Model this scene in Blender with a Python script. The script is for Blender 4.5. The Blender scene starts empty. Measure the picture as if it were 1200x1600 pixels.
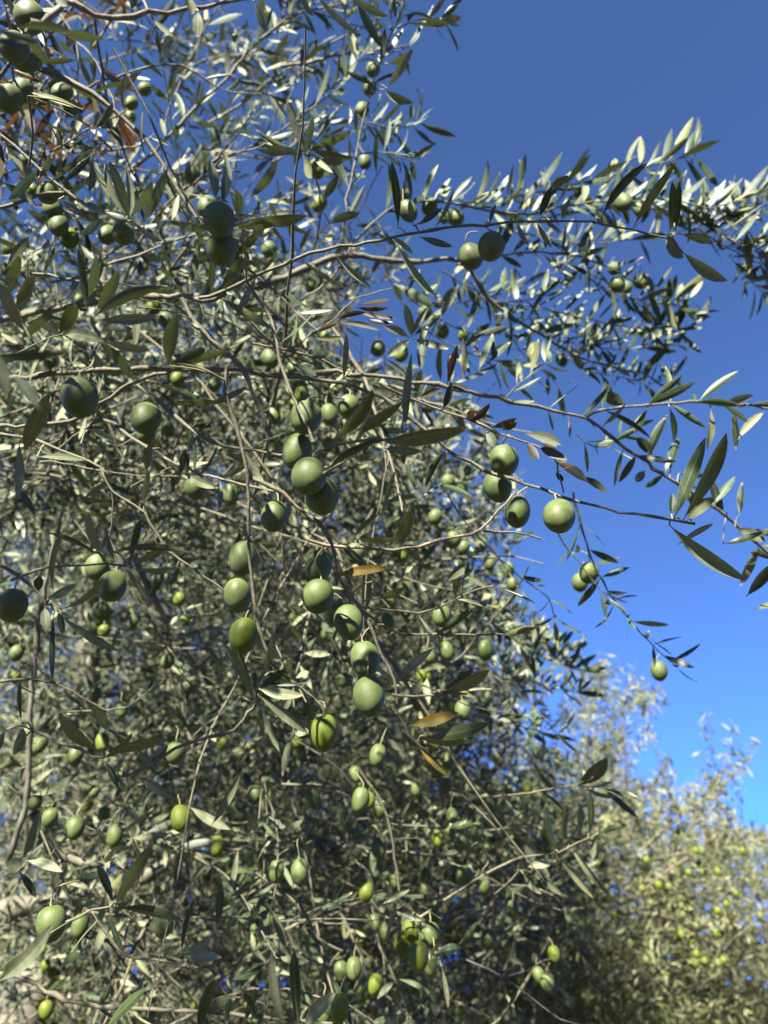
import bpy, math, random
import numpy as np
from mathutils import Vector, Matrix

rng = np.random.default_rng(11)
random.seed(5)
S = bpy.context.scene
COL = S.collection

# ------------------------------------------------------------------ camera model
PITCH = math.radians(33)
CAM = np.array([0.0, 0.0, 1.6])
FWD = np.array([0, math.cos(PITCH), math.sin(PITCH)])
RGT = np.array([1.0, 0, 0])
UPV = np.array([0, -math.sin(PITCH), math.cos(PITCH)])
FPX = 26 / 36 * 1600
SUNH = np.array([-0.36, -0.9, 0.22])
UP = np.array([0, 0, 1.0])
SUN_EL, SUN_AZ = math.radians(37), math.radians(-157)      # azimuth from +Y towards +X
SUN = np.array([math.sin(SUN_AZ) * math.cos(SUN_EL), math.cos(SUN_AZ) * math.cos(SUN_EL), math.sin(SUN_EL)])


def at(x, y, d):
    x, y, d = np.asarray(x, float), np.asarray(y, float), np.asarray(d, float)
    return CAM + d[..., None] * (FWD + ((x - 600) / FPX)[..., None] * RGT - ((y - 800) / FPX)[..., None] * UPV)


def proj(P):
    q = P - CAM
    d = q @ FWD
    s = np.where(np.abs(d) < 1e-4, 1e-4, d)
    return 600 + FPX * (q @ RGT) / s, 800 - FPX * (q @ UPV) / s, d


def inpoly(x, y, poly):
    r = np.zeros(x.shape, bool)
    n = len(poly)
    for i in range(n):
        x0, y0 = poly[i]
        x1, y1 = poly[(i + 1) % n]
        if y0 == y1:
            continue
        c = ((y0 > y) != (y1 > y)) & (x < (x1 - x0) * (y - y0) / (y1 - y0) + x0)
        r ^= c
    return r


def nrm(v):
    return v / np.maximum(np.linalg.norm(v, axis=-1, keepdims=True), 1e-9)


# ------------------------------------------------------------------ materials
def new_mat(name):
    m = bpy.data.materials.new(name)
    m.use_nodes = True
    nt = m.node_tree
    nt.nodes.clear()
    return m, nt, nt.nodes, nt.links


def ramp(nodes, stops):
    r = nodes.new('ShaderNodeValToRGB')
    el = r.color_ramp.elements
    el[0].position, el[0].color = stops[0][0], (*stops[0][1], 1)
    el[1].position, el[1].color = stops[-1][0], (*stops[-1][1], 1)
    for p, c in stops[1:-1]:
        e = el.new(p)
        e.color = (*c, 1)
    return r


def mathn(nodes, links, op, a, b=None, c=None):
    n = nodes.new('ShaderNodeMath')
    n.operation = op
    for i, v in enumerate((a, b, c)):
        if v is None:
            continue
        if isinstance(v, (int, float)):
            n.inputs[i].default_value = v
        else:
            links.new(v, n.inputs[i])
    return n.outputs[0]


def mixc(nodes, links, f, a, b, mode='MIX'):
    n = nodes.new('ShaderNodeMix')
    n.data_type = 'RGBA'
    n.blend_type = mode
    for i, v in ((0, f), (6, a), (7, b)):
        if isinstance(v, (int, float)):
            n.inputs[i].default_value = v
        elif isinstance(v, tuple):
            n.inputs[i].default_value = (*v, 1)
        else:
            links.new(v, n.inputs[i])
    return n.outputs[2]


def leaf_mat(name, top, under, trans, tw=0.22, rough=(0.52, 0.66), spots_shade=None, tip=None):
    m, nt, N, L = new_mat(name)
    out = N.new('ShaderNodeOutputMaterial')
    at_ = N.new('ShaderNodeAttribute')
    at_.attribute_name = 'luv'
    sp = N.new('ShaderNodeSeparateXYZ')
    L.new(at_.outputs['Vector'], sp.inputs[0])
    u, t, r = sp.outputs
    geo = N.new('ShaderNodeNewGeometry')
    tc = N.new('ShaderNodeTexCoord')
    noi = N.new('ShaderNodeTexNoise')
    noi.inputs['Scale'].default_value = 160
    noi.inputs['Detail'].default_value = 4
    L.new(tc.outputs['Object'], noi.inputs['Vector'])
    ct = ramp(N, [(0, top[0]), (0.55, top[1]), (0.93, top[2]), (1, top[3])])
    L.new(r, ct.inputs[0])
    cu = ramp(N, [(0, under[0]), (0.6, under[1]), (1, under[2])])
    L.new(r, cu.inputs[0])
    au = mathn(N, L, 'ABSOLUTE', u)
    rib = mathn(N, L, 'LESS_THAN', au, 0.07)
    edge = mathn(N, L, 'GREATER_THAN', au, 0.93)
    c_top = mixc(N, L, mathn(N, L, 'MULTIPLY', rib, 0.55), ct.outputs[0], under[1])
    c_top = mixc(N, L, mathn(N, L, 'MULTIPLY', edge, 0.35), c_top, under[2])
    c_un = mixc(N, L, mathn(N, L, 'MULTIPLY', rib, 0.5), cu.outputs[0], tuple(min(1, v * 1.35) for v in under[2]))
    vm = mathn(N, L, 'MULTIPLY_ADD', noi.outputs[0], 0.7, 0.65)
    col = mixc(N, L, geo.outputs['Backfacing'], c_top, c_un)
    vv = N.new('ShaderNodeCombineColor')
    for i in range(3):
        L.new(vm, vv.inputs[i])
    col = mixc(N, L, 1.0, col, vv.outputs[0], 'MULTIPLY')
    if spots_shade:
        n2 = N.new('ShaderNodeTexNoise')
        n2.inputs['Scale'].default_value = 70
        L.new(tc.outputs['Object'], n2.inputs['Vector'])
        sr = ramp(N, [(0.36, (0, 0, 0)), (0.54, (1, 1, 1))])
        L.new(n2.outputs[0], sr.inputs[0])
        col = mixc(N, L, sr.outputs[0], col, spots_shade)
    if tip:
        tr_ = ramp(N, [(0.90, (0, 0, 0)), (0.97, (1, 1, 1))])
        L.new(t, tr_.inputs[0])
        hit = mathn(N, L, 'MULTIPLY', tr_.outputs[0], mathn(N, L, 'GREATER_THAN', mathn(N, L, 'FRACT', mathn(N, L, 'MULTIPLY', r, 17.3)), 0.72))
        col = mixc(N, L, hit, col, tip)
    b = N.new('ShaderNodeBsdfPrincipled')
    L.new(col, b.inputs['Base Color'])
    ro = mathn(N, L, 'MULTIPLY_ADD', geo.outputs['Backfacing'], rough[1] - rough[0], rough[0])
    L.new(ro, b.inputs['Roughness'])
    L.new(mathn(N, L, 'MULTIPLY_ADD', geo.outputs['Backfacing'], -0.2, 0.32), b.inputs['Specular IOR Level'])
    bump = N.new('ShaderNodeBump')
    bump.inputs['Strength'].default_value = 0.25
    bump.inputs['Distance'].default_value = 0.001
    L.new(noi.outputs[0], bump.inputs['Height'])
    L.new(bump.outputs[0], b.inputs['Normal'])
    tl = N.new('ShaderNodeBsdfTranslucent')
    tl.inputs[0].default_value = (*trans, 1)
    mx = N.new('ShaderNodeMixShader')
    mx.inputs[0].default_value = tw
    L.new(b.outputs[0], mx.inputs[1])
    L.new(tl.outputs[0], mx.inputs[2])
    L.new(mx.outputs[0], out.inputs[0])
    return m


def bark_mat(name, stops, scale=90, bump=0.5):
    m, nt, N, L = new_mat(name)
    out = N.new('ShaderNodeOutputMaterial')
    tc = N.new('ShaderNodeTexCoord')
    n1 = N.new('ShaderNodeTexNoise')
    n1.inputs['Scale'].default_value = scale
    n1.inputs['Detail'].default_value = 7
    n1.inputs['Roughness'].default_value = 0.65
    L.new(tc.outputs['Object'], n1.inputs['Vector'])
    r = ramp(N, stops)
    L.new(n1.outputs[0], r.inputs[0])
    n2 = N.new('ShaderNodeTexNoise')
    n2.inputs['Scale'].default_value = 5
    L.new(tc.outputs['Object'], n2.inputs['Vector'])
    c = mixc(N, L, mathn(N, L, 'MULTIPLY', n2.outputs[0], 0.5), r.outputs[0], (0.13, 0.13, 0.07))
    b = N.new('ShaderNodeBsdfPrincipled')
    L.new(c, b.inputs['Base Color'])
    b.inputs['Roughness'].default_value = 0.75
    b.inputs['Specular IOR Level'].default_value = 0.25
    bp = N.new('ShaderNodeBump')
    bp.inputs['Strength'].default_value = bump
    bp.inputs['Distance'].default_value = 0.002
    L.new(n1.outputs[0], bp.inputs['Height'])
    L.new(bp.outputs[0], b.inputs['Normal'])
    L.new(b.outputs[0], out.inputs[0])
    return m


def olive_mat(name, ca, cb, bloom):
    m, nt, N, L = new_mat(name)
    out = N.new('ShaderNodeOutputMaterial')
    tc = N.new('ShaderNodeTexCoord')
    oi = N.new('ShaderNodeObjectInfo')
    mp = N.new('ShaderNodeVectorMath')
    mp.operation = 'ADD'
    L.new(tc.outputs['Object'], mp.inputs[0])
    L.new(oi.outputs['Random'], mp.inputs[1])
    n1 = N.new('ShaderNodeTexNoise')
    n1.inputs['Scale'].default_value = 95
    n1.inputs['Detail'].default_value = 3
    L.new(mp.outputs[0], n1.inputs['Vector'])
    f = mathn(N, L, 'ADD', mathn(N, L, 'MULTIPLY', n1.outputs[0], 0.8), mathn(N, L, 'MULTIPLY_ADD', oi.outputs['Random'], 0.6, -0.2))
    c = mixc(N, L, f, ca, cb)
    # dusty bloom in soft patches, and pale pin-prick lenticels
    n2 = N.new('ShaderNodeTexNoise')
    n2.inputs['Scale'].default_value = 140
    n2.inputs['Detail'].default_value = 5
    L.new(mp.outputs[0], n2.inputs['Vector'])
    br = ramp(N, [(0.3, (0, 0, 0)), (0.75, (1, 1, 1))])
    L.new(n2.outputs[0], br.inputs[0])
    c = mixc(N, L, mathn(N, L, 'MULTIPLY', br.outputs[0], bloom), c, (0.075, 0.096, 0.042))
    vo = N.new('ShaderNodeTexVoronoi')
    vo.inputs['Scale'].default_value = 620
    L.new(mp.outputs[0], vo.inputs['Vector'])
    dt = mathn(N, L, 'LESS_THAN', vo.outputs['Distance'], 0.2)
    c = mixc(N, L, mathn(N, L, 'MULTIPLY', dt, 0.28), c, (0.1530, 0.1785, 0.0935))
    b = N.new('ShaderNodeBsdfPrincipled')
    L.new(c, b.inputs['Base Color'])
    L.new(mathn(N, L, 'MULTIPLY_ADD', br.outputs[0], 0.25, 0.45), b.inputs['Roughness'])
    b.inputs['Specular IOR Level'].default_value = 0.2
    b.inputs['Subsurface Weight'].default_value = 0.04
    b.inputs['Subsurface Radius'].default_value = (0.6, 1.0, 0.25)
    b.inputs['Subsurface Scale'].default_value = 0.003
    bp = N.new('ShaderNodeBump')
    bp.inputs['Strength'].default_value = 0.35
    bp.inputs['Distance'].default_value = 0.0006
    L.new(n2.outputs[0], bp.inputs['Height'])
    L.new(bp.outputs[0], b.inputs['Normal'])
    L.new(b.outputs[0], out.inputs[0])
    return m


M_LEAF = leaf_mat('olive_leaf',
                  [(0.0119, 0.0214, 0.0085), (0.0199, 0.0331, 0.0118), (0.0356, 0.0534, 0.0160), (0.0893, 0.0909, 0.0168)],
                  [(0.0689, 0.0802, 0.0426), (0.1051, 0.1160, 0.0633), (0.1524, 0.1603, 0.0905)],
                  (0.09, 0.12, 0.03), 0.065, tip=(0.30, 0.20, 0.11))
M_LEAF_BACK = leaf_mat('back_olive_leaf',
                   [(0.024, 0.034, 0.009), (0.036, 0.047, 0.012), (0.055, 0.064, 0.017), (0.09, 0.085, 0.02)],
                   [(0.070, 0.078, 0.034), (0.105, 0.112, 0.050), (0.15, 0.15, 0.078)],
                   (0.12, 0.15, 0.03), 0.12, tip=(0.30, 0.20, 0.11))  # lighter, yellower leaf colours for the tree behind
M_DRY = leaf_mat('withered_leaf',
                 [(0.0207, 0.0130, 0.0057), (0.0286, 0.0189, 0.0080), (0.0392, 0.0273, 0.0109), (0.0461, 0.0355, 0.0142)],
                 [(0.0346, 0.0266, 0.0128), (0.0485, 0.0384, 0.0193), (0.0646, 0.0562, 0.0284)],
                 (0.12, 0.05, 0.018), 0.12, rough=(0.5, 0.6))
M_RED = leaf_mat('dead_red_leaf',
                 [(0.0090, 0.0075, 0.0040), (0.0135, 0.0112, 0.0057), (0.0201, 0.0179, 0.0086), (0.0275, 0.0271, 0.0126)],
                 [(0.0225, 0.0234, 0.0121), (0.0310, 0.0356, 0.0178), (0.0450, 0.0581, 0.0287)],
                 (0.10, 0.03, 0.02), 0.10, rough=(0.45, 0.55))
M_YEL = leaf_mat('yellow_leaf',
                 [(0.1540, 0.0684, 0.0048), (0.1750, 0.0792, 0.0064), (0.1820, 0.1008, 0.0096), (0.1680, 0.1080, 0.0160)],
                 [(0.1610, 0.0792, 0.0096), (0.1750, 0.1008, 0.0160), (0.1750, 0.1152, 0.0280)],
                 (0.40, 0.19, 0.01), 0.25, spots_shade=(0.060, 0.048, 0.010))  # brownish blotches, which also paint in the shade on the leaf body
M_BARK = bark_mat('trunk_bark', [(0.25, (0.022, 0.019, 0.016)), (0.5, (0.05, 0.045, 0.038)), (0.75, (0.11, 0.10, 0.085))], 60, 0.9)
M_TWIG = bark_mat('twig_bark', [(0.25, (0.0209, 0.0170, 0.0122)), (0.5, (0.0501, 0.0415, 0.0291)), (0.78, (0.1115, 0.0952, 0.0698))], 220, 0.5)
M_DEAD = bark_mat('dead_twig_bark', [(0.25, (0.05, 0.035, 0.028)), (0.5, (0.10, 0.07, 0.055)), (0.78, (0.18, 0.13, 0.10))], 220, 0.6)
M_OLV = olive_mat('olive_skin', (0.0323, 0.0460, 0.0088), (0.0518, 0.0661, 0.0153), 0.45)
M_OLY = olive_mat('olive_skin_bright', (0.0445, 0.0628, 0.0026), (0.0687, 0.0850, 0.0063), 0.06)
M_PIT = bark_mat('bored_pit', [(0.3, (0.006, 0.005, 0.003)), (0.7, (0.016, 0.012, 0.008))], 200, 0.3)
M_STALK = bark_mat('stalk_bark', [(0.3, (0.075, 0.072, 0.028)), (0.7, (0.15, 0.13, 0.06))], 200, 0.3)


# ------------------------------------------------------------------ mesh building
class MB:
    def __init__(self):
        self.v, self.q, self.m, self.a, self.n = [], [], [], [], 0

    def add(self, v, q, mi, a=None):
        v = np.asarray(v, np.float32).reshape(-1, 3)
        q = np.asarray(q, np.int64).reshape(-1, 4)
        self.v.append(v)
        self.q.append(q + self.n)
        self.m.append(np.full(len(q), mi, np.int32))
        self.a.append(np.zeros((len(v), 3), np.float32) if a is None else np.asarray(a, np.float32).reshape(-1, 3))
        self.n += len(v)

    def build(self, name, mats, parent=None, origin=None):
        me = bpy.data.meshes.new(name)
        v, q, mi, a = (np.concatenate(x) for x in (self.v, self.q, self.m, self.a))
        if origin is None:
            origin = v.mean(0).astype(float)
        v = v - np.asarray(origin, np.float32)
        me.vertices.add(len(v))
        me.vertices.foreach_set('co', v.ravel())
        me.loops.add(q.size)
        me.loops.foreach_set('vertex_index', q.ravel().astype(np.int32))
        me.polygons.add(len(q))
        me.polygons.foreach_set('loop_start', np.arange(0, q.size, 4, dtype=np.int32))
        me.polygons.foreach_set('material_index', mi)
        me.polygons.foreach_set('use_smooth', np.ones(len(q), bool))
        at_ = me.attributes.new('luv', 'FLOAT_VECTOR', 'POINT')
        at_.data.foreach_set('vector', a.ravel())
        for x in mats:
            me.materials.append(x)
        me.update(calc_edges=True)
        o = bpy.data.objects.new(name, me)
        COL.objects.link(o)
        if parent is not None:
            o.parent = parent
            off = Vector(origin) - Vector(parent['_o'])
            o.location = off
        else:
            o.location = origin
        o['_o'] = tuple(float(x) for x in origin)
        return o


def tubes(mb, P, R, sides=5, mi=0):
    """P (N,K,3) polylines, R (N,K) radii -> tubes"""
    N, K, _ = P.shape
    T = nrm(np.gradient(P, axis=1))
    ref = np.tile(np.array([0.31, 0.52, 0.79]), (N, 1))
    par = np.abs((T.mean(1) * ref).sum(1)) > 0.9
    ref[par] = [0.8, -0.6, 0.05]
    A = nrm(np.cross(T, ref[:, None, :]))
    B = np.cross(T, A)
    ang = np.arange(sides) / sides * 2 * np.pi
    V = P[:, :, None, :] + R[:, :, None, None] * (np.cos(ang)[:, None] * A[:, :, None, :] + np.sin(ang)[:, None] * B[:, :, None, :])
    k, s = np.meshgrid(np.arange(K - 1), np.arange(sides), indexing='ij')
    s2 = (s + 1) % sides
    q = np.stack([k * sides + s, k * sides + s2, (k + 1) * sides + s2, (k + 1) * sides + s], -1).reshape(-1, 4)
    Q = q[None] + (np.arange(N) * K * sides)[:, None, None]
    mb.add(V, Q, mi)


TPL = {}


def template(nv, nu):
    if (nv, nu) in TPL:
        return TPL[nv, nu]
    t = np.concatenate([[0, 0.07], 0.07 + 0.93 * (np.linspace(0, 1, nv)[1:])])
    x = np.clip((t - 0.07) / 0.93, 0, 1)
    w = (x ** 0.85) * ((1 - x) ** 0.80)
    w = w / w.max()
    w[:2] = [0.10, 0.10]
    w[-1] = 0.05
    u = np.linspace(-1, 1, nu)
    K = len(t)
    k, s = np.meshgrid(np.arange(K - 1), np.arange(nu - 1), indexing='ij')
    q = np.stack([k * nu + s, k * nu + s + 1, (k + 1) * nu + s + 1, (k + 1) * nu + s], -1).reshape(-1, 4)
    TPL[nv, nu] = (t, w, u, q)
    return TPL[nv, nu]


def leaves(mb, P, D, Nn, L, W, kap, fold, rnd, nv=6, nu=3, mi=0, side=None, twist=None):
    """batch of lanceolate leaves: base P, direction D, upper-face normal Nn"""
    n = len(P)
    if n == 0:
        return
    t, w, u, q = template(nv, nu)
    D = nrm(D)
    Nn = nrm(Nn - (Nn * D).sum(1, keepdims=True) * D)
    Sd = np.cross(Nn, D)
    kap = np.where(np.abs(kap) < 1e-3, 1e-3, kap)
    kt = kap[:, None] * t[None]
    cx = np.sin(kt) / kap[:, None]
    cz = -(1 - np.cos(kt)) / kap[:, None]
    C = P[:, None] + L[:, None, None] * (cx[..., None] * D[:, None] + cz[..., None] * Nn[:, None])
    if side is not None:
        C = C + (L * side)[:, None, None] * (4 * t * (1 - t))[None, :, None] * Sd[:, None]
    Nt = np.cos(kt)[..., None] * Nn[:, None] + np.sin(kt)[..., None] * D[:, None]
    St = np.broadcast_to(Sd[:, None], Nt.shape)
    if twist is not None:
        a = (twist[:, None] * (t[None] - 0.3))[..., None]
        Nt, St = np.cos(a) * Nt - np.sin(a) * St, np.cos(a) * St + np.sin(a) * Nt
    hw = (W[:, None] * w[None] * 0.5)
    V = C[:, :, None, :] + hw[:, :, None, None] * (u[None, None, :, None] * St[:, :, None, :] * np.cos(fold)[:, None, None, None]
        + np.abs(u)[None, None, :, None] ** 1.5 * np.sin(fold)[:, None, None, None] * Nt[:, :, None, :])
    K, nu_ = len(t), len(u)
    A = np.empty((n, K, nu_, 3), np.float32)
    A[..., 0] = u[None, None, :]
    A[..., 1] = t[None, :, None]
    A[..., 2] = rnd[:, None, None]
    Q = q[None] + (np.arange(n) * K * nu_)[:, None, None]
    mb.add(V, Q, mi, A)


def pair_leaves(P, T, L, spread=(0.75, 1.15), upb=0.5, phi0=None, nodes_axis=True):
    """P,T (N,K,3) nodes and tangents -> base, direction, normal for two opposite leaves per node (decussate)"""
    N, K, _ = P.shape
    ref = np.array([0.2, 0.35, 0.9])
    A = nrm(np.cross(T, ref))
    B = np.cross(T, A)
    ph = (rng.uniform(0, 6.28, (N, 1)) if phi0 is None else phi0) + np.arange(K)[None] * np.pi / 2 + rng.normal(0, 0.35, (N, K))
    out = []
    for sgn in (0, np.pi):
        a = (ph + sgn)[..., None]
        rad = np.cos(a) * A + np.sin(a) * B
        th = rng.uniform(spread[0], spread[1], (N, K, 1))
        D = np.cos(th) * T + np.sin(th) * rad
        D = nrm(D + rng.normal(0, 0.13, D.shape) + np.array([0, 0, 0.10]) * upb)
        ad = T - (T * D).sum(-1, keepdims=True) * D
        Nn = nrm(nrm(ad) * 0.7 + UP * upb * 0.5 + rng.normal(0, 0.55, D.shape))
        out.append((P, D, Nn))
    return (np.concatenate([o[i].reshape(-1, 3) for o in out]) for i in range(3))


def spline(pts, step):
    """Catmull-Rom resample of (n,m) control rows"""
    pts = np.asarray(pts, float)
    n = len(pts)
    ext = np.vstack([2 * pts[0] - pts[1], pts, 2 * pts[-1] - pts[-2]])
    out = []
    for i in range(n - 1):
        p0, p1, p2, p3 = ext[i:i + 4]
        ns = max(2, int(np.linalg.norm((p2 - p1)[:3]) / step))
        t = np.linspace(0, 1, ns, endpoint=False)[:, None]
        out.append(0.5 * ((2 * p1) + (-p0 + p2) * t + (2 * p0 - 5 * p1 + 4 * p2 - p3) * t ** 2 + (-p0 + 3 * p1 - 3 * p2 + p3) * t ** 3))
    out.append(pts[-1:])
    return np.vstack(out)


def pts2(s):
    return [tuple(float(v) for v in p.split(',')) for p in s.split()]


# ------------------------------------------------------------------ the trees as things
def thing(name, label, cat, origin, group=None):
    o = bpy.data.objects.new(name, None)
    COL.objects.link(o)
    o.location = origin
    o['_o'] = tuple(float(x) for x in origin)
    o['label'], o['category'] = label, cat
    if group:
        o['group'] = group
    return o


BASE = np.array([-0.95, 2.05, 0.0])
BASE2 = np.array([1.75, 3.2, 0.0])
TREE = thing('olive_tree', 'large olive tree filling the left side, its fruit-laden branches reaching over the sky', 'olive tree', BASE, 'olive trees')
BACK = thing('olive_tree', 'smaller, paler blurred olive tree standing behind at lower right', 'olive tree', BASE2, 'olive trees')

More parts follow.
